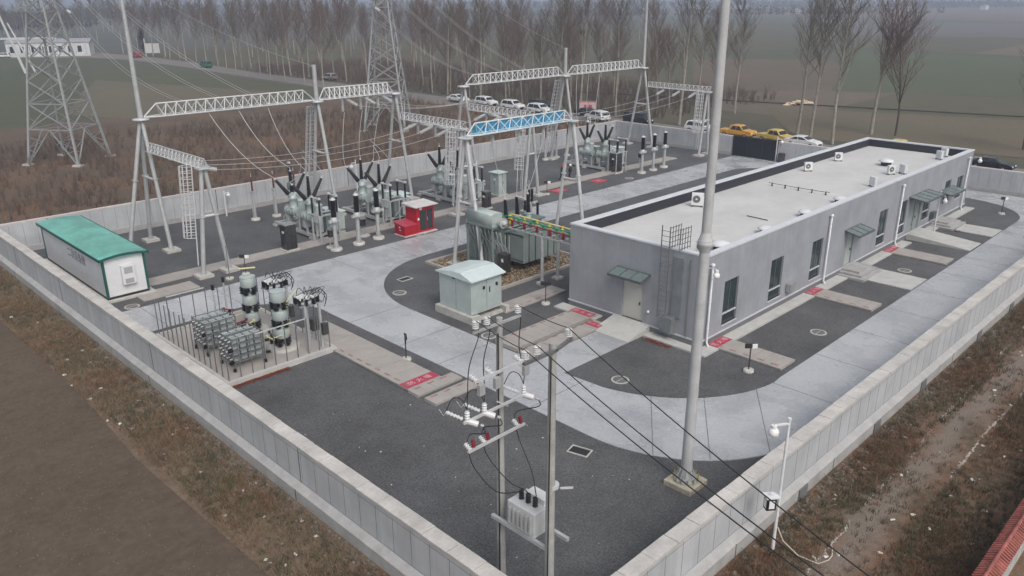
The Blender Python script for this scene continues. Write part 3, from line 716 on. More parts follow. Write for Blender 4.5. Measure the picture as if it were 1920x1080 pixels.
# ------------------------------------------------------------------ lattice towers
tower_st = M('tower_steel', (.29,.3,.31), .55, .1, .12, 2)
def tower(label, cx, cy, side, ang, H=30, arms=((17.6,4.6),(22,4.0),(26.3,3.4))):
    t = thing('transmission_tower', label, 'pylon', (cx,cy,0), ang, 'lattice transmission towers')
    half = lambda z: (side/2)*(1-.66*min(z,18)/18) if z <= 18 else (side/2)*.34*(1-.45*(z-18)/(H-18))
    C = lambda z, k: Vector((half(z)*(1 if k in (0,3) else -1), half(z)*(1 if k in (0,1) else -1), z))
    legs = MB()
    for k in range(4): legs.tube([C(0,k), C(9,k), C(18,k), C(H,k)], [.19,.17,.14,.09], 5, False)
    legs.build('tower_leg', tower_st, t)
    m = MB(); lv = [0,4.2,7.2,9.8,12.1,14.2,16,17.6,19.2,20.8,22.4,24,25.6,27.2,28.8,H]
    for i, (z0, z1) in enumerate(zip(lv, lv[1:])):
        for k in range(4):
            a0, b0, a1, b1 = C(z0,k), C(z0,(k+1)%4), C(z1,k), C(z1,(k+1)%4); mid = (a1+b1)/2
            w = .12 if z0 < 12 else .09
            if i == 0:
                m.bar(a0, mid, w); m.bar(b0, mid, w); m.bar(a1, b1, w)
                for f in (.35, .68):
                    m.bar(a0.lerp(mid,f), a0.lerp(a1,f+.1), .05); m.bar(b0.lerp(mid,f), b0.lerp(b1,f+.1), .05); m.bar(a0.lerp(mid,f), a0.lerp(a1,max(0,f-.2)), .05); m.bar(b0.lerp(mid,f), b0.lerp(b1,max(0,f-.2)), .05)
            else:
                m.bar(a0, b1, w); m.bar(b0, a1, w)
                if z0 < 16:
                    x = (a0+b1+b0+a1)/4; m.bar(a0.lerp(a1,.5), a0.lerp(b1,.25), .04); m.bar(b0.lerp(b1,.5), b0.lerp(a1,.25), .04)
                if i in (1,6,9,12): m.bar(a1, b1, w)
    m.bar(C(4.2,0),C(4.2,2),.06); m.bar(C(4.2,1),C(4.2,3),.06)
    m.build('bracing', tower_st, t)
    for z, L in arms:
        for s in (-1, 1):
            m = MB(); tip = Vector((s*L,0,z+.1)); h = half(z)
            for y in (-1, 1):
                m.bar(Vector((s*h,y*h,z)), tip, .08); m.bar(Vector((s*half(z+1.4),y*half(z+1.4),z+1.4)), tip, .07)
            for f in (.3,.55,.78):
                a = Vector((s*h,h,z)).lerp(tip,f); c = Vector((s*h,-h,z)).lerp(tip,f); e = Vector((s*h,0,z+1.4)).lerp(tip,f); m.bar(a,c,.045); m.bar(a,e,.045); m.bar(c,e,.045)
            m.build('cross_arm', tower_st, t)
    for k in range(4): c = C(0,k); MB().bx(c.x, c.y, -.1, 1.0, 1.0, .3).build('footing', conc, t)
    return t
tower('tall lattice tower on the left behind the white cabin', 30.85, 108.8, 6.5, R(38), 31)
tower('tall lattice tower behind the left gantry', 74.2, 101.3, 6.2, R(42), 33)
# incoming lines
T1 = Vector((30.85,108.8,0)); T2 = Vector((74.2,101.3,0))
def arm_tip(T, ang, L, z, s): return T+Vector((s*L*math.cos(ang), s*L*math.sin(ang), z))
for i, (x, z, s, L) in enumerate(((29.0,17.6,1,4.6),(31.6,22.1,1,4.0),(34.3,26.4,1,3.4))):
    a = arm_tip(T1, R(38), L, z, s); e = Vector((x,YA+.3,HZ+.4)); q = e+(a-e).normalized()*1.3; q2 = a+(e-a).normalized()*1.5
    string(a, q2, f'dark strain insulator on the left tower, {("lowest","middle","top")[i]} arm', 'strain insulators of the incoming lines')
    for o_ in (-.2, .2): wire([v+Vector((o_,0,0)) for v in sag(q2, e, 2.2, 20)], .02, 'line_conductor', f'thin paired line conductor from the {("lowest","middle","top")[i]} arm of the left tower to the left gantry', 'conductor', aluc, 'twin conductors from the left tower')
for i, (x, z, s, L) in enumerate(((61.5,17.6,1,4.6),(64.8,22.1,1,4.0),(68.1,26.4,1,3.4))):
    a = arm_tip(T2, R(42), L, z, -s); e = Vector((x,YA+.3,HZ+.4)); q2 = a+(e-a).normalized()*1.5
    string(a, q2, f'dark strain insulator on the rear tower, {("lowest","middle","top")[i]} arm', 'strain insulators of the incoming lines')
    for o_ in (-.2, .2): wire([v+Vector((o_,0,0)) for v in sag(q2, e, 1.8, 20)], .02, 'line_conductor', f'thin paired line conductor from the {("lowest","middle","top")[i]} arm of the rear tower to the right gantry', 'conductor', aluc, 'twin conductors from the rear tower')
wire(sag((39.3,YA,HZ+3.0), T1+Vector((0,0,30)), 2.5, 20), .015, 'earth_wire', 'thin earth wire from the left lightning post to the left tower', 'earth wire', aluc, None)
wire(sag((73.1,YA,HZ+3.0), T2+Vector((0,0,32)), 2, 20), .015, 'earth_wire', 'thin earth wire from the right lightning post to the rear tower', 'earth wire', aluc, None)

# ------------------------------------------------------------------ high voltage switchgear bays
def bushing(parent, p, d, L=1.75, r=.2, name='bushing'):
    p = Vector(p); d = Vector(d).normalized(); m = MB(); m.sheds(p, p+d*L, r*.72, r, 15, 10, .62); o = m.build(name, rubber, parent)
    c = MB(); e = p+d*L; c.cyl(e, e+d*.1, .1, .09, 8); c.cyl(e+d*.1, e+d*.32, .03, n=6); c.build('terminal', galv_lt, o); return e+d*.3
def bay(label, xb, full=True):
    t = thing('gas_insulated_switchgear', label, 'switchgear', (xb,0,0), 0, 'switchgear bays with fans of black bushings')
    tips = []
    m = MB()
    for x in (.15, 2.9):
        m.box(x-.15,56.9,.18,x+.15,63.3,.42)
    for y in (57.0,58.6,60.2,61.8,63.2): m.box(.25,y-.09,.2,2.8,y+.09,.36)
    m.build('skid_frame', M('skid_paint',(.44,.45,.45),.5,.1,.1) if 'skid_paint' not in bpy.data.materials else bpy.data.materials['skid_paint'], t)
    for x in (.15,2.9):
        for y in (57.1,60.1,63.1): MB().bx(x,y,0,.55,.55,.19).build('footing', conc, t)
    for y, k in ((59.9,0),(57.2,1)):
        h = MB(); h.lathe((.15,y,2.2),[(.34,0),(.36,.1),(.3,.15),(.3,.75),(.36,.8),(.36,.9),(.22,1.1)],14)
        for s, a in ((-1,38),(0,2),(1,33)):
            d = Vector((s*math.sin(R(a)),0,math.cos(R(a)))); h.cyl(Vector((.15,y,3.0)), Vector((.15,y,3.0))+d*.62, .19, .15, 10)
        h.build('bushing_hub', pale, t)
        for s, a in ((-1,38),(0,2),(1,33)):
            d = Vector((s*math.sin(R(a)),0,math.cos(R(a)))); tips.append(bushing(t, Vector((.15,y,3.0))+d*.6, d)+Vector((xb,0,0)))
        h = MB(); h.cyl((.15,y+.9,1.95),(.15,y-.95,1.95),.33,n=16)
        for q in (.9,.45,0,-.45,-.95): h.cyl((.15,y+q-.04,1.95),(.15,y+q+.04,1.95),.41,n=16)
        h.build('gas_tank', pale, t)
        MB().cyl((.15,y-.75,.38),(.15,y-.75,1.7),.12,n=8).build('tank_support', galv, t); MB().cyl((.15,y+.75,.38),(.15,y+.75,1.7),.12,n=8).box(-.15,y+.6,.9,.4,y+.95,1.5).build('tank_support', galv, t)
        h = MB(); h.cyl((.85,y,.5),(.85,y,2.75),.36,n=18); h.lathe((.85,y,2.75),[(.4,0),(.4,.08),(.25,.16)],18); h.cyl((.15,y,1.95),(.85,y,1.95),.26,n=12); h.build('breaker_tank', pale, t)
        h = MB(); h.box(1.3,y-.45,.5,1.95,y+.45,2.35); h.build('drive_cabinet', mgreen, t)
        h = MB(); h.box(1.3,y-.5,2.35,2.0,y+.5,2.42); h.build('cabinet_roof', paleL, t)
    # disconnector frame towards the road
    f = MB(); yf = 55.2
    for x in (-.3,1.5):
        for y in (yf,yf+1.1): f.bar((x,y,0),(x,y,2.35),.12)
        f.bar((x,yf,2.35),(x,yf+1.1,2.35),.1)
    f.bar((-.4,yf,2.4),(1.7,yf,2.4),.12); f.bar((-.4,yf+1.1,2.4),(1.7,yf+1.1,2.4),.12); f.bar((-.3,yf,.5),(1.5,yf,2.2),.05)
    f.build('disconnector_frame', galv, t)
    tp = []
    for x in (-.2,1.4):
        for y in (yf,yf+1.1):
            m = MB(); m.sheds((x,y,2.45),(x,y,3.75),.07,.11,13,8); m.build('post_insulator', rubber, t); tp.append((x,y,3.8))
    m = MB(); m.cyl((-.2,yf-.2,3.82),(-.2,yf+1.3,3.82),.06,n=8); m.cyl((1.4,yf-.2,3.82),(1.4,yf+1.3,3.82),.06,n=8)
    for x in (-.2,1.4): m.bx(x,yf,3.75,.2,.2,.16); m.bx(x,yf+1.1,3.75,.2,.2,.16)
    m.build('contact_arm', galv_lt, t)
    m = MB(); m.box(2.2,56.7,.45,3.05,57.7,1.95); cb = m.build('control_cabinet', pale, t); MB().box(2.12,56.6,1.95,3.13,57.8,2.04).build('cabinet_roof', paleL, cb)
    m = MB(); m.box(2.18,56.95,1.2,2.2,57.45,1.7); m.build('cabinet_window', glass, cb)
    m = MB(); r = random.Random(int(xb))
    for k in range(9):
        y = r.uniform(57,62.5); m.tube([(.3,y,.5),(.45+r.uniform(-.2,.2),y+.1,1.0),(.9,y+r.uniform(-.3,.3),1.5),(1.3,y,1.6)],.022,5)
    m.build('gas_pipes', stainl, t)
    return tips
tips = {}
tips['a'] = bay('leftmost bay of black fanned bushings beside the dark steel cabinet', 33.35)
tips['b'] = bay('bay of black fanned bushings behind the red fire cabinet', 40.4)
tips['c'] = bay('bay of black fanned bushings behind the caged ladders at the centre', 49.6)
tips['d'] = bay('rightmost bay of black fanned bushings near the far back corner', 72.0)
for key, pts, where in (('a',((29.0,10.3),(31.6,10.3),(34.3,10.3)),'leftmost'),('b',((42.0,9.0),(44.0,9.0),(46.0,9.0)),'red cabinet'),('d',((75.0,10.3),(77.2,10.3),(79.4,10.3)),'rightmost')):
    for i, (x, z) in enumerate(pts):
        e = tips[key][i]; a = Vector((x,YA-.2,z)); mid = a.lerp(e,.55)+Vector((-.5,0,-.9))
        pp_ = [a, a.lerp(mid,.5)+Vector((.05,0,-.1)), mid, mid.lerp(e,.5)+Vector((-.1,0,-.25)), e]
        # smooth quadratic interpolation
        P = [a.lerp(mid,t/8).lerp(mid.lerp(e,t/8),t/8) for t in range(9)]
        wire(P, .026, 'dropper', f'curved dropper wire down to the {where} bushing bay, number {("one","two","three")[i]} from the left', 'wire', aluc, 'dropper wires onto the bushings')
for key, where in (('a','leftmost'),('b','red cabinet'),('c','central'),('d','rightmost')):
    for i in range(3):
        e = tips[key][3+i]; y = (56.0,58.4,60.8)[i]; a = Vector((e.x+.4,y,LZ-1.15)); mid = Vector((e.x+.9,(e.y+y)/2,5.6))
        P = [a.lerp(mid,t/8).lerp(mid.lerp(e,t/8),t/8) for t in range(9)]
        wire(P, .024, 'dropper', f'loose wire onto the front fan of the {where} bushing bay, number {("one","two","three")[i]}', 'wire', aluc, 'wires from the low conductors')
def ct_post(label, x, y):
    t = thing('current_transformer', label, 'instrument transformer', (x,y,0), 0, 'post mounted instrument transformers')
    MB().lathe((0,0,0),[(.5,-.05),(.5,.2),(.42,.22)],8).build('footing', conc, t)
    m = MB(); m.cyl((0,0,.2),(0,0,2.25),.165,n=12); m.cyl((0,0,.2),(0,0,.26),.3,n=12)
    for k in range(4): a = k*PI/2; m.bar((.3*math.cos(a),.3*math.sin(a),.22),(.16*math.cos(a),.16*math.sin(a),.6),.03)
    m.cyl((.2,.05,.2),(.2,.05,2.2),.03,n=6); m.build('support_tube', galv, t)
    m = MB(); m.lathe((0,0,2.25),[(.2,0),(.34,.06),(.36,.2),(.26,.42),(.2,.5)],14); m.box(-.5,-.12,2.32,.5,.12,2.5); m.bx(.55,0,2.3,.18,.26,.22); m.build('base_tank', galv, t)
    m = MB(); m.sheds((0,0,2.74),(0,0,4.1),.17,.235,14,14); m.build('insulator', rubber, t)
    m = MB(); m.lathe((0,0,4.1),[(.22,0),(.24,.08),(.12,.14),(.04,.2)],12); m.cyl((0,0,4.2),(0,0,4.36),.03,n=6); m.build('terminal_cap', galv_lt, t)
    return t
c0 = ct_post('tube mounted black insulator by the upper road, left one of the nearer three', 33.1, 53.1)
dup(c0, (35.3,53.15,0), None, 'tube mounted black insulator by the upper road, middle one of the nearer three')
dup(c0, (37.4,53.35,0), None, 'tube mounted black insulator by the upper road, right one of the nearer three')
dup(c0, (74.2,53.4,0), None, 'tube mounted black insulator by the upper road, left one of the farther three')
dup(c0, (76.4,53.4,0), None, 'tube mounted black insulator by the upper road, middle one of the farther three')
dup(c0, (78.7,53.5,0), None, 'tube mounted black insulator by the upper road, right one of the farther three')
def arrester(label, x, y):
    t = thing('surge_arrester', label, 'surge arrester', (x,y,0), 0, 'slim surge arresters along the back wall')
    MB().lathe((0,0,0),[(.42,-.05),(.42,.2),(.36,.22)],8).build('footing', conc, t)
    m = MB(); m.cyl((0,0,.2),(0,0,2.6),.14,n=10); m.cyl((0,0,2.55),(0,0,2.68),.22,n=10); m.bx(.18,0,1.9,.18,.2,.3); m.cyl((-.2,0,.3),(-.2,0,2.6),.02,n=5); m.build('support_tube', galv, t)
    m = MB(); m.sheds((0,0,2.72),(0,0,4.0),.06,.11,16,9); m.build('insulator', brownr, t); m = MB(); m.cyl((0,0,4.0),(0,0,4.3),.04,.02,6); m.build('terminal', galv_lt, t); return t
a0 = arrester('slim red brown arrester before the back wall, left one of the near three', 33.1, 66.2)
dup(a0,(35.1,66.0,0),None,'slim red brown arrester before the back wall, middle one of the near three')
dup(a0,(37.1,65.8,0),None,'slim red brown arrester before the back wall, right one of the near three')
for i, x in enumerate((72.3,74.3,76.3)): dup(a0,(x,66.6,0),None,f'slim red brown arrester before the back wall far away, {("left","middle","right")[i]} one of the far three')
t = thing('voltage_transformer','black insulator on a grey can behind the leftmost bushing fans','instrument transformer',(36.3,65.0,0))
MB().lathe((0,0,0),[(.45,-.05),(.45,.2)],8).build('footing', conc, t); MB().cyl((0,0,.2),(0,0,2.5),.16,n=10).build('support_tube', galv, t)
MB().lathe((0,0,2.5),[(.3,0),(.36,.05),(.36,.6),(.2,.7)],14).build('oil_tank', dgreen, t); MB().sheds((0,0,3.2),(0,0,4.9),.12,.18,16,12).build('insulator', rubber, t); MB().cyl((0,0,4.9),(0,0,5.05),.16,n=10).build('terminal_cap', galv_lt, t)

# ------------------------------------------------------------------ cabinets
def cabinet(name, label, cx, cy, z0, sx, sy, h, mat, roofm_=None, cat='cabinet', win=None, rz=0, grp='outdoor control cabinets', foot=True, over=.06):
    t = thing(name, label, cat, (cx,cy,0), rz, grp)
    if foot: MB().bx(0,0,-.02,sx+.25,sy+.2,z0+.02).build('footing', conc, t)
    bd = MB().bx(0,0,z0,sx,sy,h).build('cabinet_body', mat, t, .015)
    m = MB(); m.bx(0,0,z0+h,sx+over*2,sy+over*2,.05); m.prism([(-sx/2,-sy/2),(sx/2,-sy/2),(sx/2,sy/2),(-sx/2,sy/2)], z0+h+.05, z0+h+.09); m.build('cabinet_roof', roofm_ or mat, t)
    m = MB(); m.box(-.012,-sy/2-.008,z0+.05,.012,-sy/2,z0+h-.05); m.box(-sx/2-.008,-.01,z0+.05,-sx/2,.01,z0+h-.05); m.build('door_seam', blackp, t)
    m = MB(); m.box(.05,-sy/2-.03,z0+h*.5,.1,-sy/2,z0+h*.5+.16); m.box(-sx/2-.03,.04,z0+h*.5,-sx/2,.09,z0+h*.5+.16); m.build('handle', blackp, t)
    if win: m = MB(); m.box(-sx/2-.012,-.18,z0+h*.66,-sx/2,.12,z0+h*.66+.18); m.build('nameplate', screen, t)
    return t
cabinet('control_cabinet','tall dark steel cabinet beside the leftmost bushing bay',30.4,55.6,.22,.95,.85,2.0,stain,stainl,win=1)
cabinet('control_cabinet','tall dark steel cabinet beside the rightmost bushing bay',72.2,55.6,.22,1.15,.9,2.1,stain,stainl,win=1)
cabinet('control_cabinet','pale green cabinet beside the red fire cabinet',43.6,58.4,.15,1.15,1.3,1.85,pale,paleL,over=.12)
cabinet('control_cabinet','pale green cabinet with small window behind the transformer',55.5,57.6,.12,1.1,1.2,2.2,pale,paleL,win=1,over=.14)
cabinet('control_cabinet','small dark box between the pale green cabinet and the transformer',50.7,54.3,.15,.7,.6,1.5,stain,galv_dk,win=1)
cabinet('control_cabinet','pale green cabinet beside the far dark steel cabinet',76.9,59.0,.15,1.1,1.2,1.8,pale,paleL,over=.1)
m_ = cabinet('meter_box','small grey box on legs between the nearer insulator posts',37.0,55.0,.9,.45,.4,.6,stain,stainl,'box',None,0,'small boxes on legs',False)
m = MB()
for x in (-.18,.18): m.bar((x,0,0),(x,0,.9),.05)
m.build('leg', galv, m_)
MB().lathe((0,-.1,0),[(.55,-.02),(.55,.1)],10).build('footing', conc, m_)
c = dup(m_, (33.3,54.0,0), None, 'small grey box on legs left of the nearer insulator posts'); c = dup(m_, (78.0,56.4,0), None, 'small grey box on legs among the farther insulator posts')
# fire cabinet
t = thing('fire_cabinet','tall red fire cabinet with pale overhanging roof and glazed doors','fire cabinet',(41.4,52.9,0))
MB().box(-1.0,-1.15,.0,1.1,.75,.1).build('base_slab', M('pink_white_slab',(.6,.5,.49),.8), t)
MB().box(-.95,-.85,.1,1.0,.6,2.35).build('cabinet_body', redp, t, .02)
m = MB(); m.face([(-1.2,-1.15,2.4),(1.25,-1.15,2.4),(1.25,.85,2.5),(-1.2,.85,2.5)]); m.box(-1.2,-1.15,2.35,1.25,.85,2.395); m.build('cabinet_roof', M('dusty_white_sheet',(.6,.57,.57),.6), t)
d = MB().box(-.55,-.88,.3,.8,-.852,2.0).build('door', glass, t); d['label'] = 'dark glazed double door'
m = MB(); m.box(.1,-.895,.3,.15,-.885,2.0); m.build('door_frame', redp, d); m = MB(); m.box(.2,-.93,1.05,.24,-.885,1.35); m.build('handle', stainl, d)
m = MB(); m.cyl((-.45,-.87,2.18),(-.45,-.845,2.18),.14,n=16); m.build('round_plate', screen, t)
MB().box(-.8,-.862,1.2,-.62,-.85,1.4).build('notice_plate', screen, t)
t = thing('sand_box','low red fire sand box with sloping lid beside the fire cabinet','sand box',(39.75,52.9,0))
MB().box(-.65,-1.0,.0,.75,.55,.1).build('base_slab', bpy.data.materials['pink_white_slab'], t); MB().box(-.6,-.9,.1,.65,.5,.95).build('box_body', redp, t, .01)
m = MB(); m.face([(-.65,-.95,.97),(.7,-.95,.97),(.7,.55,1.15),(-.65,.55,1.15)]); m.face([(-.65,-.95,.9),(-.65,.55,.9),(-.65,.55,1.15),(-.65,-.95,.97)][::-1]); m.face([(-.65,-.95,.9),(.7,-.95,.9),(.7,-.95,.97),(-.65,-.95,.97)]); m.face([(.7,-.95,.9),(.7,.55,.9),(.7,.55,1.15),(.7,-.95,.97)]); m.build('lid', M('lid_red',(.42,.05,.09),.5,0,.1), t)
m = MB(); m.box(-.615,-.3,.7,-.602,-.1,.8); m.box(-.615,-.35,.5,-.602,-.15,.55); m.build('plate', screen, t)

# ------------------------------------------------------------------ transformer
t = thing('power_transformer','large grey green power transformer with finned radiators and black bushings','transformer',(0,0,0))
MB().box(38.3,40.3,.55,43.4,43.0,3.15).build('main_tank', mgreen, t, .03)
m = MB()
for x in (38.6,39.6,40.6,41.6,42.6,43.2): m.box(x-.05,40.2,.6,x+.05,40.3,3.1)
m.box(38.1,40.1,3.1,43.6,43.2,3.2); m.box(38.1,40.1,.5,43.6,43.2,.62); m.build('tank_flange', dgreen, t)
m = MB(); m.bx(39.2,41.6,0,.6,3.2,.52); m.bx(42.5,41.6,0,.6,3.2,.52); m.build('base_beam', plinth, t)
for k in range(6):
    x0 = 39.35+.67*k; m = MB()
    for j in range(9): m.box(x0+.0+j*.062,38.35,.8,x0+.028+j*.062,40.0,2.95)
    m.box(x0,38.3,2.78,x0+.54,40.05,2.86); m.box(x0,38.3,.9,x0+.54,40.05,.98); m.box(x0,38.32,.8,x0+.54,38.36,2.95)
    m.build('radiator', M('radiator_grey_green',(.25,.3,.29),.4,.1,.06) if k==0 else bpy.data.materials['radiator_grey_green'], t)
m = MB(); m.cyl((39.4,40.15,2.82),(43.3,40.15,2.82),.09,n=8); m.cyl((39.4,40.15,.95),(43.3,40.15,.95),.09,n=8)
for k in range(6): m.bar((39.6+.67*k,38.9,2.98),(39.8+.67*k,39.5,2.98),.04)
m.bar((40.0,38.6,3.0),(43,38.6,3.0),.04); m.build('oil_header', pale, t)
# conservator along y on the left side
m = MB(); prof = []
for k in range(13):
    a = PI*k/12; prof.append((.62*math.cos(a), .28*math.sin(a)))
sec = [(-.5,-.5),(.5,-.5)]+[(x_*.81, .4+z_*.42) for x_, z_ in prof]
b0 = len(m.v)
for y in (39.35,42.0):
    m.v += [(37.75+x_, y, 4.2+z_) for x_, z_ in sec]
n = len(sec)
m.f.append(tuple(reversed(range(n)))[::-1]); m.sm.append(False); m.f.append(tuple(range(n,2*n))[::-1]); m.sm.append(False)
for i in range(n): j = (i+1)%n; m.f.append((i,n+i,n+j,j)); m.sm.append(True)
m.build('conservator', pale, t)
m = MB(); m.cyl((38.0,39.0,4.0),(38.0,39.34,4.0),.33,n=18); m.cyl((38.0,38.92,4.0),(38.0,39.0,4.0),.38,n=18); m.ball((38.0,38.95,4.0),.27,16,8,.9); m.build('gas_dome', galv, t)
m = MB()
for y in (39.4,40.7,42.0):
    m.bar((37.3,y,0),(37.3,y,3.7),.12); m.bar((38.15,y,0),(38.15,y,3.7),.12); m.bar((37.3,y,1.8),(38.15,y,3.6),.06)
m.box(37.2,39.3,3.62,38.25,42.1,3.74); m.build('conservator_frame', mgreen, t)
m = MB(); r = random.Random(5)
for k in range(10):
    y = 38.6+k*.4; m.tube([(37.3,y,3.5),(37.5,y,2.6+r.uniform(-.3,.3)),(38.0,y+.1,2.2),(38.25,y,1.2)],.04,6); m.tube([(38.2,y,.6),(38.2,y,3.1)],.03,5)
m.build('cable_pipes', galv, t)
cb = MB().box(37.5,38.35,.5,38.1,39.1,1.85).build('control_box', stain, t); MB().box(37.49,38.5,1.3,37.5,38.7,1.55).build('nameplate', screen, cb)
for k, (x, y) in enumerate(((40.2,40.95),(41.4,40.95),(42.6,40.95))):
    m = MB(); m.cyl((x,y,3.2),(x,y,3.55),.24,n=14); m.cyl((x,y,3.5),(x,y,3.6),.3,n=14); m.build('bushing_turret', pale, t)
    bushing(t, (x,y,3.6), (-.02,.04,1), 1.4, .2)
m = MB(); m.cyl((43.1,41.8,3.2),(43.1,41.8,3.5),.15,n=10); m.build('bushing_turret', pale, t); bushing(t, (43.1,41.8,3.5), (0,0,1), .8, .13)
for x, mt in ((38.9,maroon),(39.55,greenp),(40.2,yellow)):
    m = MB(); m.sheds((x,40.45,3.2),(x,40.45,3.95),.09,.16,7,10); mm = m.build('phase_bushing', mt, t)
for k in range(3):
    e = Vector((40.2+1.2*k,41.0,5.3)); a = Vector((40.0+2.7*k,by,bz-1.05)); mid = Vector(((e.x+a.x)/2+.5,by,6.2)); P = [a.lerp(mid,i/8).lerp(mid.lerp(e,i/8),i/8) for i in range(9)]
    wire(P, .022, 'dropper', f'wire from the blue panelled beam to the transformer, {("left","middle","right")[k]} one', 'wire', aluc, 'wires onto the transformer')
# coloured bus bars on supports
for x, mt, nm in ((38.9,maroon,'dark red'),(39.55,greenp,'green'),(40.2,yellow,'yellow')):
    t2 = thing('busbar', f'{nm} painted bus bar with post insulators running to the building', 'bus bar', (x,0,0), 0, 'coloured bus bars into the building')
    m = MB(); m.tube([(0,40.4,4.0),(0,39.6,4.02),(0,31.9,3.95)],.05,8); m.build('bar', M('yellow_bar',(.75,.62,.3),.5) if nm=='yellow' else mt, t2)
    for k in range(6):
        y = 39.0-k*1.22; m = MB(); m.sheds((0,y,3.62),(0,y,3.86),.08,.13,3,10); m.cyl((0,y,3.86),(0,y,4.04),.09,n=8); m.build('post_insulator', mt, t2)
t2 = thing('busbar_support','grey steel frames carrying the coloured bus bars','steel frame',(0,0,0))
m = MB()
for k in range(6): y = 39.0-k*1.22; m.bar((38.6,y,3.57),(40.6,y,3.57),.08)
m.bar((38.7,39.2,3.49),(38.7,32.0,3.49),.08); m.bar((40.4,39.2,3.49),(40.4,32.0,3.49),.08); m.build('frame', galv, t2)
for x, y in ((38.75,35.9),(40.4,35.9)):
    m = MB(); m.cyl((x,y,.15),(x,y,3.45),.12,n=10)
    m.build('post', galv, t2); MB().bx(x,y,-.02,.6,.6,.2).build('footing', conc, t2)
# pebble bed with kerb
kb = MB(); X0,X1,Y0,Y1 = 35.9,45.2,37.0,45.4
kb.box(X0,Y0,.0,X1,Y0+.22,.2).box(X0,Y1-.22,.0,X1,Y1,.2).box(X0,Y0+.22,.0,X0+.22,Y1-.22,.2).box(X1-.22,Y0+.22,.0,X1,Y1-.22,.2)
struct_thing('oil_pit_kerb','low concrete kerb round the pebble bed of the transformer','kerb',kb,cover)
pm_, nt, b_ = new_mat('pebble_mat'); p = pos(nt); v = nt.nodes.new('ShaderNodeTexVoronoi'); v.inputs['Scale'].default_value = 7; nt.links.new(p, v.inputs['Vector'])
cc = ramp(nt, v.outputs['Color'], [(0,(.2,.13,.08)),(.3,(.42,.3,.18)),(.6,(.55,.46,.34)),(.85,(.3,.27,.23))]); cc.color_ramp.interpolation = 'CONSTANT'
ed = ramp(nt, v.outputs['Distance'], [(.2,(1,1,1)),(.6,(.35,.35,.35))]); nt.links.new(mixc(nt,1.0,cc.outputs[0],ed.outputs[0],'MULTIPLY'), b_.inputs['Base Color']); b_.inputs['Roughness'].default_value = .7; bump(nt,b_,v.outputs['Distance'],1,-.05)
m = MB(); rp = random.Random(2); peb = M('pebble_stone',(.45,.34,.22),.75,0,.5,6)
m.box(X0+.22,Y0+.22,.0,X1-.22,Y1-.22,.1); tag(m.build('pebbles', pm_), kind='stuff')
m = MB()
for k in range(5200):
    x = rp.uniform(X0+.3,X1-.3); y = rp.uniform(Y0+.3,Y1-.3); s = rp.uniform(.04,.085); m.bx(x,y,.09,s*1.4,s,s*.8,rp.uniform(0,3))
tag(m.build('pebbles', pm_), kind='stuff')

# ------------------------------------------------------------------ pale green grounding transformer box
t = thing('kiosk_transformer','large pale blue green metal kiosk with hipped lid on a concrete plinth','kiosk',(0,0,0))
m = MB(); m.box(30.2,33.75,-.02,30.5,37.3,.5).box(33.1,33.75,-.02,33.4,37.3,.5).box(30.5,37.0,-.02,33.1,37.3,.5).box(30.5,33.75,-.02,30.9,34.05,.5).box(30.5,34.05,-.02,33.1,37.0,.2); m.build('plinth', conc, t)
MB().box(30.45,34.1,.5,33.05,37.1,2.75).build('kiosk_body', pale, t, .02)
m = MB(); a = [(30.3,33.85),(33.2,33.85),(33.2,37.3),(30.3,37.3)]; z0, z1 = 2.78, 3.12; rg = [(31.75,34.9),(31.75,36.3)]
A = [Vector((x,y,z0)) for x,y in a]; Bq = Vector((30.3,34.95,z1)); Cq = Vector((33.2,34.95,z1)); Dq = Vector((30.3,35.7,z1-.02)); Eq = Vector((33.2,35.7,z1-.02))
m.face([A[0],A[1],Cq,Bq]); m.face([Bq,Cq,Eq,Dq]); m.face([Dq,Eq,A[2],A[3]]); m.face([A[3],A[0],Bq,Dq]); m.face([A[1],A[2],Eq,Cq]); m.box(30.29,34.93,z1-.02,33.21,34.97,z1+.015); m.box(30.3,33.85,2.72,33.2,37.3,2.779); m.build('lid', paleL, t)
m = MB()
for (x, y) in ((31.5,0),(32.6,0)): m.bx(x,34.07,2.0,.14,.07,.2)
m.bx(32.0,34.08,1.7,.06,.05,.35); m.box(30.42,35.6,2.55,30.45,35.8,2.62); m.build('handle', blackp, t)
m = MB(); m.box(31.74,34.085,.6,31.76,34.099,2.65); m.box(30.437,35.5,.6,30.449,35.52,2.65); m.build('door_seam', mgreen, t)

# ------------------------------------------------------------------ white prefabricated cabin
t = thing('equipment_cabin','long white prefabricated cabin with curved teal roof and dark green corner posts','cabin',(0,0,0))
cx0,cx1,cy0,cy1 = 15.95,18.65,54.0,66.6
m = MB().box(cx0,cy0,.3,cx1,cy1,2.95); bod = m.build('cabin_body', whitep, t)
m = MB(); n = 10; Zt = lambda k: 3.02+.17*math.sin(PI*k/n)
for k in range(n):
    xa = cx0-.22+(cx1-cx0+.44)*k/n; xb = cx0-.22+(cx1-cx0+.44)*(k+1)/n
    m.face([(xa,cy0-.25,Zt(k)),(xb,cy0-.25,Zt(k+1)),(xb,cy1+.25,Zt(k+1)),(xa,cy1+.25,Zt(k))])
    m.face([(xa,cy0-.25,2.97),(xb,cy0-.25,2.97),(xb,cy0-.25,Zt(k+1)),(xa,cy0-.25,Zt(k))]); m.face([(xa,cy1+.25,2.97),(xa,cy1+.25,Zt(k)),(xb,cy1+.25,Zt(k+1)),(xb,cy1+.25,2.97)])
m.face([(cx0-.22,cy0-.25,2.97),(cx0-.22,cy1+.25,2.97),(cx1+.22,cy1+.25,2.97),(cx1+.22,cy0-.25,2.97)])
m.build('roof', tealroof, t)
m = MB(); 
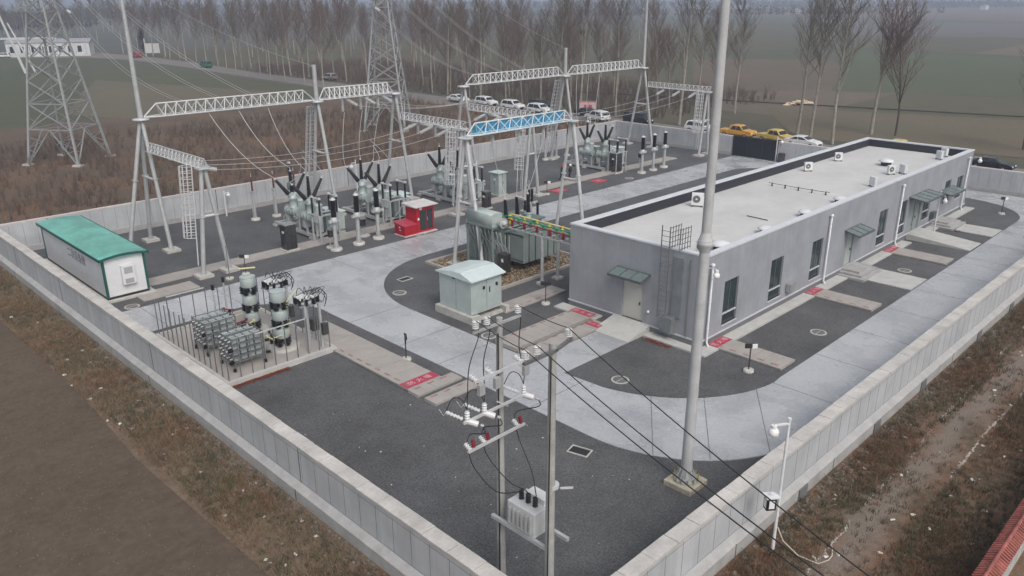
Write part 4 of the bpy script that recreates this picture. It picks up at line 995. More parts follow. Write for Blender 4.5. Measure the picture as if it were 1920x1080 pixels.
for k in range(n):
    xa = cx0-.24+(cx1-cx0+.48)*k/n; xb = cx0-.24+(cx1-cx0+.48)*(k+1)/n
    m.face([(xa,cy0-.27,Zt(k)-.16),(xb,cy0-.27,Zt(k+1)-.16),(xb,cy0-.27,Zt(k+1)+.01),(xa,cy0-.27,Zt(k)+.01)])
m.box(cx0-.26,cy0-.27,2.86,cx0-.2,cy1+.27,3.04); m.box(cx1+.2,cy0-.27,2.86,cx1+.26,cy1+.27,3.04); m.build('roof_edge', dteal, t)
for x in (cx0-.04,cx1-.1):
    for y in (cy0-.05,cy1-.1): MB().box(x,y,.25,x+.15,y+.15,2.9).build('corner_post', dteal, t)
MB().box(cx0-.02,cy0-.02,.14,cx1+.02,cy1+.02,.3).build('base_rail', blackp, t)
MB().box(cx0-.3,cy0-.4,-.02,cx1+.35,cy1+.3,.14).build('foundation', conc, t)
ac = MB().box(17.0,cy0-.28,1.0,17.85,cy0,2.35).build('air_conditioner', whitep, t, .02)
m = MB(); m.box(17.15,cy0-.29,1.75,17.7,cy0-.281,2.2); m.box(17.15,cy0-.29,1.08,17.7,cy0-.281,1.4); m.build('grille', M('grille_grey',(.33,.34,.35),.6), ac)
Mx = Matrix.Translation((cx0-.012,59.2,2.0)) @ Matrix(((0,0,-1,0),(-1,0,0,0),(0,1,0,0),(0,0,0,1)))
text_mesh('二次设备舱', .75, M('grey_lettering',(.16,.16,.18),.7), 'lettering', t, Mx)

def smooth(pts, n=5):
    P = [Vector(p) for p in pts]; P = [P[0]*2-P[1]]+P+[P[-1]*2-P[-2]]; out = []
    for i in range(1, len(P)-2):
        for k in range(n):
            t = k/n; a, b, c, d = P[i-1:i+3]
            out.append(.5*((2*b)+(c-a)*t+(2*a-5*b+4*c-d)*t*t+(3*b-a-3*c+d)*t**3))
    return out+[P[-2]]
# ------------------------------------------------------------------ fenced capacitor yard
cyx0, cyx1, cyy0, cyy1 = 15.9, 22.0, 36.8, 45.6
t = thing('equipment_plinth','pale concrete base slab with kerb under the fenced capacitor yard','slab',(0,0,0))
MB().box(cyx0-.2,cyy0-.25,-.02,cyx1+.3,cyy1+.2,.28).build('kerb', whitec, t); MB().box(cyx0,cyy0,.28,cyx1+.05,cyy1,.3).build('slab_top', cover, t)
t = thing('safety_fence','slim steel post fence round the capacitor yard','fence',(0,0,0))
fp = []
def fence_run(p, q, n, rail=True):
    p, q = Vector(p), Vector(q)
    for i in range(n+1):
        c = p.lerp(q, i/n); MB().bar((c.x,c.y,.28),(c.x,c.y,2.45),.045).build('post', galv_dk, t)
    if rail:
        m = MB(); m.bar((p.x,p.y,2.42),(q.x,q.y,2.42),.05); m.build('top_rail', galv_dk, t)
fence_run((cyx0,cyy0,0),(cyx1,cyy0,0),9,False); fence_run((cyx0,cyy0+.7,0),(cyx0,cyy1,0),12,False); fence_run((cyx1,cyy0+.7,0),(cyx1,cyy1,0),11,False); fence_run((cyx0+.7,cyy1,0),(cyx1-.7,cyy1,0),6,False)
m = MB(); m.bar((17.6,cyy0,2.42),(20.6,cyy0,2.42),.05); m.bar((cyx0+.7,cyy1,2.42),(cyx0+3.0,cyy1,2.42),.05); m.build('top_rail', galv_lt, t)
def caprack(label, cx, cy, z0, nx=4, ny=4, nz=4):
    t = thing('capacitor_bank', label, 'capacitor bank', (cx,cy,0), 0, 'capacitor banks inside the fenced yard')
    sx, sy, sz = .42, .36, .34; fr = MB(); W_, D_ = nx*sx, ny*sy
    for x in (-W_/2-.05, W_/2+.05):
        for y in (-D_/2-.05, D_/2+.05): fr.bar((x,y,z0-.3),(x,y,z0+nz*sz+.05),.06)
    for k in range(nz+1):
        z = z0+k*sz
        for y in (-D_/2-.05, 0, D_/2+.05): fr.bar((-W_/2-.05,y,z),(W_/2+.05,y,z),.045)
        for x in (-W_/2-.05, W_/2+.05): fr.bar((x,-D_/2-.05,z),(x,D_/2+.05,z),.045)
    fr.build('rack_frame', galv_dk, t)
    can = bpy.data.materials.get('capacitor_can') or M('capacitor_can',(.5,.55,.55),.2,.4,.2)
    for k in range(nz):
        m = MB()
        for i in range(nx):
            for j in range(ny):
                x = -W_/2+sx*(i+.5); y = -D_/2+sy*(j+.5); m.bx(x,y,z0+k*sz+.03,sx*.78,sy*.62,sz*.72)
        m.build('capacitor_row', can, t)
    m = MB()
    for k in range(nz):
        for j in range(ny):
            y = -D_/2+sy*(j+.5)
            for s in (-1,1): m.cyl((s*(W_/2),y,z0+k*sz+.16),(s*(W_/2+.16),y,z0+k*sz+.16),.035,n=6)
    m.build('capacitor_terminals', porc, t)
    for s in (-1,1):
        for k, z in enumerate((z0+.1, z0+.8)):
            m = MB(); m.sheds((s*(W_/2+.1),-D_/2-.1,z),(s*(W_/2+.32),-D_/2-.22,z),.06,.11,3,10); m.build('post_insulator', rubber, t)
    for x in (-W_/2-.05, W_/2+.05):
        for y in (-D_/2-.05, D_/2+.05): 
            m = MB(); m.sheds((x,y,.3),(x,y,z0-.3),.06,.1,3,8); m.build('foot_insulator', rubber, t)
    return t
caprack('stacked rack of shiny grey capacitors, the one farther from the near kerb', 17.4, 41.2, .85, 4, 4, 4)
caprack('stacked rack of shiny grey capacitors, the one nearest the kerb with fallen leaves', 17.5, 38.3, .8, 4, 4, 4)
def reactor(label, cx, cy, n=3, mt=None):
    t = thing('reactor_stack', label, 'reactor', (cx,cy,0), 0, 'stacks of round reactors inside the fenced yard')
    MB().lathe((0,0,.28),[(.95,0),(.95,.12),(.7,.14)],20).build('base_ring', conc, t)
    z = .95
    for k in range(n):
        m = MB(); m.lathe((0,0,z),[(.42,0),(.44,.03),(.44,.54),(.42,.58),(.12,.62)],20); m.cyl((0,0,z+.58),(0,0,z+.6),.45,n=20); m.build('reactor_drum', pale, t)
        m = MB()
        for a in range(5):
            x, y = .38*math.cos(a*1.257), .38*math.sin(a*1.257); m.sheds((x,y,z-.46),(x,y,z),.09,.16,3,9)
        m.build('insulator_ring', rubber, t); z += 1.08
    return t
reactor('three high stack of grey green drums nearer the concrete slab strip', 20.1, 38.65, 3)
reactor('three high stack of grey green drums nearer the upper road', 20.1, 42.1, 3)
def headset(label, cx, cy, zt):
    t = thing('disconnector', label, 'disconnector', (cx,cy,0), 0, 'wire looped disconnectors in the fenced yard')
    m = MB()
    for x, y in ((-.4,-.3),(.5,-.3),(.1,.4)): m.bar((x,y,.28),(x,y,zt),.13)
    m.build('support_column', galv, t)
    m = MB(); m.bar((-.7,-.3,zt),(.8,-.3,zt),.09); m.bar((-.7,.4,zt),(.8,.4,zt),.09); m.bar((-.6,-.4,zt),(-.6,.5,zt),.07); m.bar((.7,-.4,zt),(.7,.5,zt),.07); m.build('top_frame', stainl, t)
    r = random.Random(int(cx*10+cy)); m = MB(); w = MB(); b2 = MB()
    for k in range(9):
        a = k*.698; x, y = .62*math.cos(a), .05+.55*math.sin(a); m.sheds((x,y,zt+.05),(x,y,zt+.42),.05,.1,4,8); b2.bar((x,y,zt+.44),(x*.4,y*.4,zt+.5),.1)
    for k in range(7):
        a = -.9+.42*k; w.tube(smooth([(.2*math.cos(a),.2*math.sin(a),zt+.5),(.75*math.cos(a),.75*math.sin(a),zt+.72),(1.05*math.cos(a),1.05*math.sin(a),zt+.35),(.95*math.cos(a),.95*math.sin(a),zt-.15)]),.02,5)
    for k in range(6):
        x = -.6+.24*k; y = r.choice((-.3,.4)); m.sheds((x,y,zt+.05),(x,y,zt+.38),.04,.075,4,8); b2.bar((x,-.3,zt+.4),(x+.1,.4,zt+.42),.06)
    for k in range(5):
        x = -.5+.25*k; pts = [(x+.9*math.sin(PI*i/8)*.7, -.35+.8*i/8, zt+.42+.28*math.sin(PI*i/8)) for i in range(9)]; w.tube(pts,.016,5)
    m.build('insulators', rubber, t); b2.build('contact_blades', porc, t); w.build('wire_loops', blackcable, t)
    m = MB(); m.box(.45,-.65,1.1,.75,-.4,1.8); m.build('drive_box', stain, t); return t
headset('steel column set topped by looped wires, nearer the red banded slab strip', 21.2, 37.4, 3.0)
headset('steel column set topped by looped wires, nearer the upper road', 21.3, 41.1, 3.0)
t = tag(MB().tube([(20.0,42.9,4.0),(20.9,42.6,3.95)],.05,6).tube([(21.6,39.3,3.2),(20.4,38.4,3.0),(20.35,38.3,1.2),(18.6,38.2,1.2)],.035,6).tube([(18.2,44.6,.9),(19.6,43.6,.9),(21.6,43.4,.9)],.04,6).build('yellow_busbar', lyellow), 'thin pale yellow busbar rods crossing the fenced capacitor yard', 'busbar')
t = MB().box(-.25,-.2,.75,.25,.2,1.5).build('control_box', stain); t.location = (22.2,38.6,0); tag(t, 'small steel box on the fence beside the start of the slab strip', 'box')
m = MB()
for x in (-.18,.18): m.bar((x,0,0),(x,0,.75),.05)
m.build('leg', galv, t)
for k, (x, y) in enumerate(((18.9,44.3),(20.0,45.2))):
    t = thing('post_insulator','thin column with black insulator at its top in the upper fence corner, '+('left' if k==0 else 'right')+' one','insulator',(x,y,0),0,'black tipped columns in the fence corner')
    MB().cyl((0,0,.28),(0,0,2.6),.05,n=8).build('column', galv, t); MB().sheds((0,0,2.6),(0,0,2.95),.07,.12,3,10).build('insulator', rubber, t)

# ------------------------------------------------------------------ poles at the near corner
def conc_pole(m, x, y, h, r0, r1): m.tube([(x,y,-.3),(x,y,h)],[r0,r1],14)
def pin(parent, p, h=.34):
    m = MB(); m.cyl(p, (p[0],p[1],p[2]+.1), .03, n=6); m.build('pin', galv, parent)
    m = MB(); m.sheds((p[0],p[1],p[2]+.08),(p[0],p[1],p[2]+h),.055,.105,4,10); m.build('pin_insulator', porc, parent); return Vector((p[0],p[1],p[2]+h))
p1 = thing('utility_pole','concrete utility pole with cables looping down several crossarms, left one of the near pair','utility pole',(15.4,16.0,0),0,'concrete utility poles')
m = MB(); conc_pole(m,0,0,9.95,.16,.1); m.build('pole', spun, p1)
tops = []
m = MB(); m.bar((-1.2,-.15,9.85),(.75,-.15,9.85),.07); m.build('crossarm', galv, p1)
for x in (-1.1,-.65,.65): tops.append(pin(p1,(x,-.15,9.88)))
m = MB(); m.bar((-1.25,-.2,8.3),(.95,-.2,8.3),.075); m.build('crossarm', galv_lt, p1)
mid = []
for x in (-1.15,-.5,.75):
    m = MB(); m.sheds((x,-.2,8.3),(x-.14,-.02,8.5),.05,.1,3,9); m.build('fuse_insulator', porc, p1)
    m = MB(); m.box(x-.02,-.36,7.85,x+.2,-.24,8.2); m.build('fuse_plate', galv, p1)
m = MB(); m.bar((-1.7,-.2,7.1),(1.0,-.2,7.1),.075); m.bar((-.3,-.2,7.3),(.25,-.1,6.9),.05); m.build('crossarm', galv_lt, p1)
cut = []
for x in (-1.55,-.85,.85):
    m = MB(); m.sheds((x,-.2,7.1),(x,-.2,7.45),.06,.085,4,10); m.cyl((x,-.15,7.12),(x+.24,-.4,7.0),.1,n=12); m.sheds((x-.05,-.05,7.15),(x-.35,.35,7.35),.04,.065,5,9); m.build('switch_insulator', porc, p1)
    m = MB(); m.cyl((x+.3,-.45,6.97),(x+.36,-.52,6.94),.05,n=8); m.tube([(x-.35,.35,7.35),(x-.5,.3,7.3),(x-.5,.5,7.45)],.015,5); m.build('switch_blade', galv, p1); cut.append(Vector((x,-.2,7.5)))
m = MB(); m.bar((-1.55,-.2,6.05),(.9,-.2,6.05),.075); m.build('crossarm', galv_lt, p1)
arr = []
for x in (-1.45,-.85,.6):
    m = MB(); m.sheds((x,-.2,6.08),(x-.05,.0,6.25),.05,.09,4,9); m.build('arrester', porc, p1); m = MB(); m.cyl((x+.18,-.15,6.1),(x+.18,-.1,6.32),.06,n=8); m.build('arrester_tail', maroon, p1); arr.append(Vector((x,-.02,6.25)))
m = MB()
for i in range(3):
    a, c, d = tops[i], cut[i], arr[i]
    m.tube(smooth([a, a+Vector((.12,.0,-.5)), a.lerp(c,.5)+Vector((-.1,-.02,0)), c+Vector((.12,.1,.35)), c]),.016,5)
    m.tube(smooth([c, c+Vector((-.12,.1,.35)), c+Vector((-.33,.25,.42)), c+Vector((-.38,.5,-.05))]),.014,5)
    e = c+Vector((.32,-.3,-.5)); m.tube(smooth([e, e+Vector((.05,-.05,-.3)), d+Vector((.22,.05,.2)), d]),.018,5)
m.tube(smooth([arr[0], arr[0]+Vector((.1,-.2,-.8)), (-.9,-.7,4.6), (-.2,-.95,4.35), (.05,-.9,4.3)]),.018,5); m.tube(smooth([arr[1], arr[1]+Vector((.1,-.2,-.7)), (-.4,-.8,4.75), (-.05,-1.1,4.45), (.05,-1.2,4.3)]),.018,5); m.tube(smooth([arr[2], arr[2]+Vector((.05,-.2,-.7)), (.5,-.9,4.8), (.1,-1.5,4.3)]),.018,5)
m.build('jumper_cables', blackcable, p1)
m = MB(); m.tube([(-.15,-.1,9.5),(-.17,-.1,0)],.022,5); m.build('ground_cable', blackcable, p1)
p2 = thing('utility_pole','plain concrete utility pole with three pin insulators, right one of the near pair','utility pole',(15.15,13.6,0),0,'concrete utility poles')
m = MB(); conc_pole(m,0,0,9.95,.17,.11); m.build('pole', spun, p2)
m = MB(); m.bar((-1.25,-.1,9.75),(.05,-.1,9.75),.09); m.bar((.0,-.1,9.75),(.7,-.1,9.9),.09); m.build('crossarm', galv_dk, p2)
t2 = [pin(p2,(x,-.1,z)) for x, z in ((-1.2,9.8),(-.75,9.8),(.55,9.92))]
m = MB(); m.tube([(-.17,-.1,9.6),(-.19,-.1,0)],.02,5); m.build('ground_cable', blackcable, p2)
m = MB(); m.bar((.1,-.3,5.3),(.45,-.5,5.25),.05); m.cyl((.1,0,5.2),(.1,0,5.32),.2,n=12); m.build('bracket', galv_lt, p2)
for i in range(3):
    a = tops[i]+Vector((15.4,16.0,0)); c = t2[i]+Vector((15.15,13.6,0)); wire(sag(a,c,.06,6),.013,'overhead_wire',f'short black wire between the two concrete poles, number {("one","two","three")[i]} from the left','wire',blackcable,'wires between the concrete poles')
    e = c+Vector(((-2.65,-2.9,-3.8)[i],-12.5,-1.1)); wire(sag(c,e,.25,12),.016,'overhead_wire',f'black wire from the plain concrete pole over the right wall, number {("one","two","three")[i]} from the left','wire',blackcable,'wires leaving over the right wall')
# small busy parts between the racks and the reactors
for k, (x, y, c_) in enumerate(((18.9,40.9,maroon),(19.2,40.4,lyellow),(18.9,39.8,rubber),(18.8,38.7,maroon),(19.2,38.1,rubber),(18.9,37.6,lyellow),(19.0,42.6,rubber),(19.3,43.3,maroon))):
    t = thing('cable_terminal','small coloured terminal on a short post between the racks and reactor stacks','terminal',(x,y,.3),.3*k,'small terminals inside the fenced yard')
    MB().cyl((0,0,0),(0,0,.9),.03,n=6).build('post', galv, t); MB().sheds((0,0,.9),(0,0,1.2),.06,.11,3,9).build('insulator', rubber, t); MB().bar((-.35,0,1.24),(.35,.1,1.24),.06).bx(.3,.1,1.2,.12,.12,.14).build('contact', c_, t)
# pole mounted transformer between them
tp = thing('pole_transformer','grey pole mounted transformer with three black bushings on a platform between the poles','transformer',(15.55,14.8,0))
m = MB(); m.bar((-.45,-1.3,3.0),(-.45,1.3,3.0),.12); m.bar((.35,-1.3,3.0),(.35,1.3,3.0),.12); m.build('platform', galv, tp)
MB().box(-.45,-.6,3.06,.45,.6,3.95).build('tank', galv_lt, tp, .03); m = MB()
for k in range(6): m.box(-.55,-.5+.18*k,3.2,.55,-.46+.18*k,3.8)
m.build('cooling_fin', galv, tp)
for y in (-.3,0,.3):
    m = MB(); m.sheds((-.1,y,3.95),(-.1,y,4.3),.05,.09,4,9); m.build('bushing', rubber, tp)
MB().box(.1,-.5,3.95,.5,.3,4.15).build('oil_tank', porc, tp)
# tall lightning mast
t = thing('lightning_mast','very tall tapered steel mast with flange joint on a muddy concrete block','mast',(25.0,14.95,0))
m = MB(); m.tube([(0,0,.25),(0,0,10.4)],[.235,.19],20); m.build('lower_shaft', M('mast_steel',(.44,.45,.46),.6,.0,.12,1.2), t)
m = MB(); m.tube([(0,0,10.7),(0,0,20),(0,0,29)],[.18,.155,.08],20); m.build('upper_shaft', bpy.data.materials['mast_steel'], t)
m = MB(); m.lathe((0,0,10.1),[(.2,0),(.27,.25),(.3,.3),(.3,.36),(.27,.42),(.18,.75)],20)
for k in range(16): a = k*PI/8; m.cyl((.27*math.cos(a),.27*math.sin(a),10.34),(.27*math.cos(a),.27*math.sin(a),10.56),.018,n=5)
m.build('flange', bpy.data.materials['mast_steel'], t)
m = MB(); m.cyl((0,0,.25),(0,0,.33),.5,n=20)
for k in range(10): a = k*PI/5; m.bar((.46*math.cos(a),.46*math.sin(a),.33),(.24*math.cos(a),.24*math.sin(a),.8),.03)
m.build('base_plate', galv, t)
MB().box(-.65,-.65,-.05,.65,.65,.26).build('footing', M('muddy_concrete',(.42,.38,.3),.85,0,.3,3,.3), t, .04)
m = MB()
for k in range(12): a = k*PI/6+.2; m.cyl((.5*math.cos(a),.5*math.sin(a),.3),(.5*math.cos(a),.5*math.sin(a),.52),.035,n=6)
m.build('anchor_bolts', M('bolt_yellowish',(.35,.32,.12),.5,.3), t)
# camera poles
def cam_pole(label, x, y, h, lantern=False, cable=False, rz=0, r=.055, mat=None):
    t = thing('camera_pole', label, 'camera pole', (x,y,0), rz, 'white dome camera poles')
    m = MB(); m.tube([(0,0,-.1),(0,0,.9),(0,0,h)],[r*1.2,r,r*.9],10); m.cyl((0,0,h),(0,0,h+.06),.07,n=10); m.build('pole', mat or whitep, t)
    m = MB(); m.bar((0,0,h-.15),(-.55,-.05,h-.15),.06); m.build('arm', whitep, t)
    m = MB(); m.cyl((-.55,-.05,h-.15),(-.55,-.05,h-.3),.1,n=12); m.ball((-.55,-.05,h-.42),.19,14,8); m.build('dome_camera', screen, t)
    if lantern:
        m = MB(); m.box(-.5,-.14,1.9,-.15,.14,2.4); m.build('lantern_frame', darksteel, t); m = MB(); m.box(-.515,-.08,1.98,-.501,.08,2.3); m.box(-.42,-.155,1.98,-.22,-.141,2.3); m.build('lantern_glass', screen, t)
        m = MB(); m.prism([(-.55,-.2),(-.05,-.2),(-.05,.2),(-.55,.2)],2.4,2.45); m.bar((0,0,2.4),(-.4,0,2.55),.04); m.build('lantern_hood', whitep, t)
    if cable:
        m = MB(); m.tube([(.06,-.03,1.1),(.25,-.2,.6),(.7,-.55,.2),(1.3,-.9,.06),(1.75,-.75,.05),(2.0,-.55,.06)],.022,6); m.tube([(2.0,-.55,.06),(2.1,-.35,.22)],.02,5); m.build('loose_cable', M('dirty_cable',(.5,.46,.38),.6), t)
    return t
cam_pole('white pole with dome camera and hanging lantern outside the right wall', 23.6, 10.3, 5.45, True, True, R(-38))
c_ = cam_pole('dome camera pole just inside the back wall beside the left gantry', 31.9, 69.4, 2.3, rz=R(200))
for lab, x, y, h, rz in (('dome camera pole rising among the left bay near the back wall',46.3,69.3,3.2,0),('dome camera pole near the far back corner behind the fans',84.0,69.3,4.0,0),('dome camera pole beside the far wall near the gate',90.6,54.2,4.2,0),('dome camera on a pole at the right end of the dark gate',90.9,45.7,3.0,R(100)),('dome camera pole at the foot of the blue gantry',55.3,60.6,3.0,0),('dome camera pole rising behind the white cabin wall',13.5,71.6,4.2,R(200)),('dome camera pole before the steps with low canopy',71.8,21.0,3.5,R(60))):
    c = dup(c_, (x,y,0), rz, lab, (1,1,h/2.3)); 
    for ch in c.children:
        if ch.name.startswith('dome'): ch.scale = (1,1,2.3/h); ch.location = (0,0,1.88*(1-2.3/h))
t = thing('dome_camera','white dome camera on a bracket at the near building corner','camera',(37.2,21.8,0))
MB().bar((0,.1,4.9),(-.15,-.5,4.95),.06).build('bracket', whitep, t); MB().cyl((-.15,-.5,4.95),(-.15,-.5,4.75),.1,n=12).ball((-.15,-.5,4.62),.19,14,8).build('dome', screen, t)
c = dup(t,(82.6,21.8,0),0,'white dome camera on a bracket at the far building corner')
# sign / lamp stands
def stand(label, x, y, h, kind=0, rz=0):
    t = thing('floodlight_stand', label, 'floodlight', (x,y,0), rz, 'small floodlights on posts')
    MB().lathe((0,0,0),[(.3,-.03),(.3,.13),(.24,.16)],8).build('footing', conc, t); MB().bar((0,0,.1),(0,0,h),.055).build('post', stain, t)
    if kind == 0:
        MB().box(-.32,-.06,h,.05,.04,h+.24).build('lamp_head', blackp, t); MB().box(.06,-.06,h-.02,.34,.03,h+.2).build('lamp_plate', screen, t)
    elif kind == 1:
        MB().box(-.34,-.12,h,.34,.12,h+.22).build('lamp_head', blackp, t)
    else:
        MB().tube([(0,0,h-.5),(0,-.08,h-.1),(.0,.05,h+.12),(.12,.08,h+.02),(.14,.06,h-.3)],.045,7).build('lamp_head', blackp, t)
    return t
stand('small floodlight with white plate standing before the near long side of the building',36.4,18.5,1.4,0,R(-40)); stand('small floodlight with white plate on the gravel near the far road corner',82.5,18.7,1.4,0,R(-40))
stand('black bent lamp on a post beside the long red banded slab strip',24.3,32.75,1.5,2); stand('flat black lamp on a post beside the pale green kiosk',36.1,33.1,1.35,1,R(-40))
stand('small floodlight with white plate near the foot of the left gantry',25.1,52.7,1.3,0,R(-40)); stand('small floodlight near the walking people by the slab strip',58.9,54.0,1.2,0,R(-40))
stand('small floodlight beside the caged ladders at the centre',46.6,52.2,1.4,0,R(-40))
t = thing('marker_post','thin bare steel post on a block beside the left gantry','post',(23.8,52.6,0)); MB().lathe((0,0,0),[(.3,-.03),(.3,.13)],8).build('footing', conc, t); MB().cyl((0,0,.1),(0,0,2.5),.035,n=8).build('shaft', galv_dk, t)
# neutral point equipment behind the transformer
t = thing('neutral_earthing_gear','spiky neutral earthing set with two black insulators on a grey post','earthing gear',(47.4,45.3,0))
MB().bx(0,0,0,.7,.7,.18).build('footing', conc, t); MB().cyl((0,0,.15),(0,0,2.7),.13,n=10).build('post', galv, t)
MB().bar((-.8,0,2.7),(.8,0,2.7),.12).bar((0,-.5,2.75),(0,.5,2.75),.1).build('crossarm', galv_lt, t)
for x in (-.2,.15):
    MB().sheds((x,0,2.8),(x,0,3.9),.08,.13,10,9).build('insulator', rubber, t)
MB().cyl((0,.2,2.7),(0,.2,4.6),.03,n=6).bar((.15,0,3.9),(.8,.0,3.1),.04).bar((-.2,0,3.9),(-.1,.3,4.3),.03).build('spark_gap_rods', galv_lt, t)
MB().sheds((.75,-.1,1.4),(.75,-.1,2.6),.09,.14,10,9).build('lower_insulator', rubber, t)
# manholes and drains
def manhole(label, x, y, sq=False):
    t = thing('manhole_cover' if not sq else 'drain_grate', label, 'manhole cover' if not sq else 'drain grate', (x,y,.0), 0, 'round manhole covers' if not sq else 'rectangular drain grates')
    if not sq:
        m = MB(); n = 24
        for k in range(n):
            a, c = 2*PI*k/n, 2*PI*(k+1)/n
            m.face([(.38*math.cos(a),.38*math.sin(a),.05),(.48*math.cos(a),.48*math.sin(a),.05),(.48*math.cos(c),.48*math.sin(c),.05),(.38*math.cos(c),.38*math.sin(c),.05)]); m.face([(.48*math.cos(a),.48*math.sin(a),.02),(.48*math.cos(c),.48*math.sin(c),.02),(.48*math.cos(c),.48*math.sin(c),.05),(.48*math.cos(a),.48*math.sin(a),.05)])
        m.build('rim', conc, t); MB().cyl((0,0,.0),(0,0,.043),.36,n=24).build('lid', M('lid_iron',(.16,.165,.17),.6,.2) if 'lid_iron' not in bpy.data.materials else bpy.data.materials['lid_iron'], t)
        MB().bar((-.36,0,.046),(.36,0,.046),.03,.01).build('rib', conc, t)
    else:
        MB().box(-.5,-.33,.02,.5,-.27,.06).box(-.5,.27,.02,.5,.33,.06).box(-.5,-.27,.02,-.44,.27,.06).box(.44,-.27,.02,.5,.27,.06).build('rim', conc, t); m = MB().box(-.44,-.27,.0,.44,.27,.028); m.build('grate', blackp, t)
    return t
m0 = manhole('round manhole in the gravel wedge between the mast and the end wall', 30.7, 22.75)
for lab, x, y in (('round manhole between the first two slab strips of the long side',44.1,18.2),('round manhole beyond the steps path on the long side',59.6,18.9),('round manhole beside the curved road edge near the transformer',30.6,41.6),('round manhole in front of the pale green kiosk plinth',29.85,31.9),('round manhole beside the white cabin and the road',16.7,52.0),('round manhole near the red fire cabinet',40.6,51.6+.2),('round manhole beside the far insulator posts',71.0,52.7)): dup(m0,(x,y,0),None,lab)
d0 = manhole('rectangular drain grate in the open gravel left of the tall mast', 23.85, 19.7, True); d0.rotation_euler = (0,0,R(-75))
dup(d0,(32.6,43.6,0),R(0),'rectangular drain grate near the curved road edge by the kiosk'); dup(d0,(49.6,46.2,0),0,'rectangular drain grate by the upper road beyond the blue gantry'); dup(d0,(15.4,47.0-.5,0),0,'rectangular drain grate at the left end of the upper road')
for lab, x, y in (('red square ground cover by the slab strip, the one nearer the camera',61.0,54.3),('red square ground cover by the slab strip, the farther one',67.5,54.3)):
    t = MB().bx(0,0,0,1.7,1.2,.07).build('ground_cover', M('ground_red',(.5,.06,.1),.6,0,.2,3) if 'ground_red' not in bpy.data.materials else bpy.data.materials['ground_red']); t.location = (x,y,0); tag(t, lab, 'ground cover', 'red ground covers'); MB().bx(0,0,.071,.5,.25,.012).build('plate', pinkish, t)

# ------------------------------------------------------------------ roof equipment
def ac(label, x, y, rz, s=1):
    t = thing('outdoor_ac_unit', label, 'air conditioner', (x,y,4.82), rz, 'outdoor air conditioner units on the roof')
    MB().box(-.42,-.16,.12,.42,.16,1.0).build('casing', whitep, t, .02)
    m = MB(); m.cyl((-.08,-.165,.58),(-.08,-.175,.58),.27,n=20); m.build('fan_grille', M('fan_dark',(.12,.12,.125),.6) if 'fan_dark' not in bpy.data.materials else bpy.data.materials['fan_dark'], t)
    m = MB(); m.box(-.38,-.2,.0,-.3,.2,.12); m.box(.3,-.2,0,.38,.2,.12); m.build('foot', stain, t); m = MB(); m.cyl((-.08,-.18,.58),(-.08,-.185,.58),.07,n=10); m.build('fan_hub', whitep, t)
    return t
a_ = ac('white outdoor unit with round fan facing left, by the back parapet left of the mast', 48.8, 30.1, R(-60))
for lab, x, y, rz in (('white outdoor unit with round fan beside the roof ladder cage',39.3,23.7,R(-90)),('white outdoor unit on its stand, larger one by the back parapet',66.0,30.1,R(-40)),('white outdoor unit by the back parapet nearest the gate',72.2,30.2,R(-50)),('white outdoor unit standing at the front parapet, seen from behind',63.9,23.7,R(60)),('white outdoor unit left one of a pair by the front parapet',69.6,24.5,R(-30)),('white outdoor unit right one of a pair by the front parapet',70.6,23.9,R(60)),('white outdoor unit left one near the far front corner',79.4,23.9,R(60)),('white outdoor unit right one near the far front corner',81.3,24.1,R(60))): dup(a_,(x,y,4.82),rz,lab,.8)
def vent(label, x, y):
    t = thing('roof_vent', label, 'roof vent', (x,y,4.82), 0, 'mushroom vents on the roof')
    MB().cyl((0,0,0),(0,0,.35),.42,n=18).build('vent_base', bitum, t); MB().lathe((0,0,.35),[(.6,0),(.62,.04),(.5,.16),(.25,.24),(.05,.26)],20).build('vent_cap', whitep, t); return t
v_ = vent('white mushroom vent behind the near corner parapet', 40.7, 23.3)
for lab, x, y, s in (('white mushroom vent on a dark base, second from the near corner',45.9,23.2,1),('white mushroom vent on a dark base, third from the near corner',51.6,23.3,1),('white mushroom vent on a dark base near the line of small posts',57.0,23.3,1),('largest white vent on a dark ring in the far half of the roof',73.2,26.3,1.25)): dup(v_,(x,y,4.82),None,lab,s*.82)
t = thing('roof_tape','thin dark earthing tape on five small supports across the roof','earthing tape',(58.6,0,4.82))
m = MB(); m.tube(sag((0,29.8,.25),(0,24.8,.25),.03,14),.02,5); m.build('tape', blackcable, t)
for y in (29.5,28.4,27.3,26.2,25.1):
    MB().cyl((0,y,.0),(0,y,.25),.07,.04,8).bar((-.1,y,.25),(.1,y,.25),.05).build('support', blackp, t)
m = MB(); m.box(60.0,25.5,4.822,62.3,26.3,4.83)
m = tag(MB().tube([(48.9,26.2,4.86),(48.8,24.6,4.86)],.03,5).build('roof_rod', blackcable), 'short dark rod lying on the roof near the mast', 'rod')

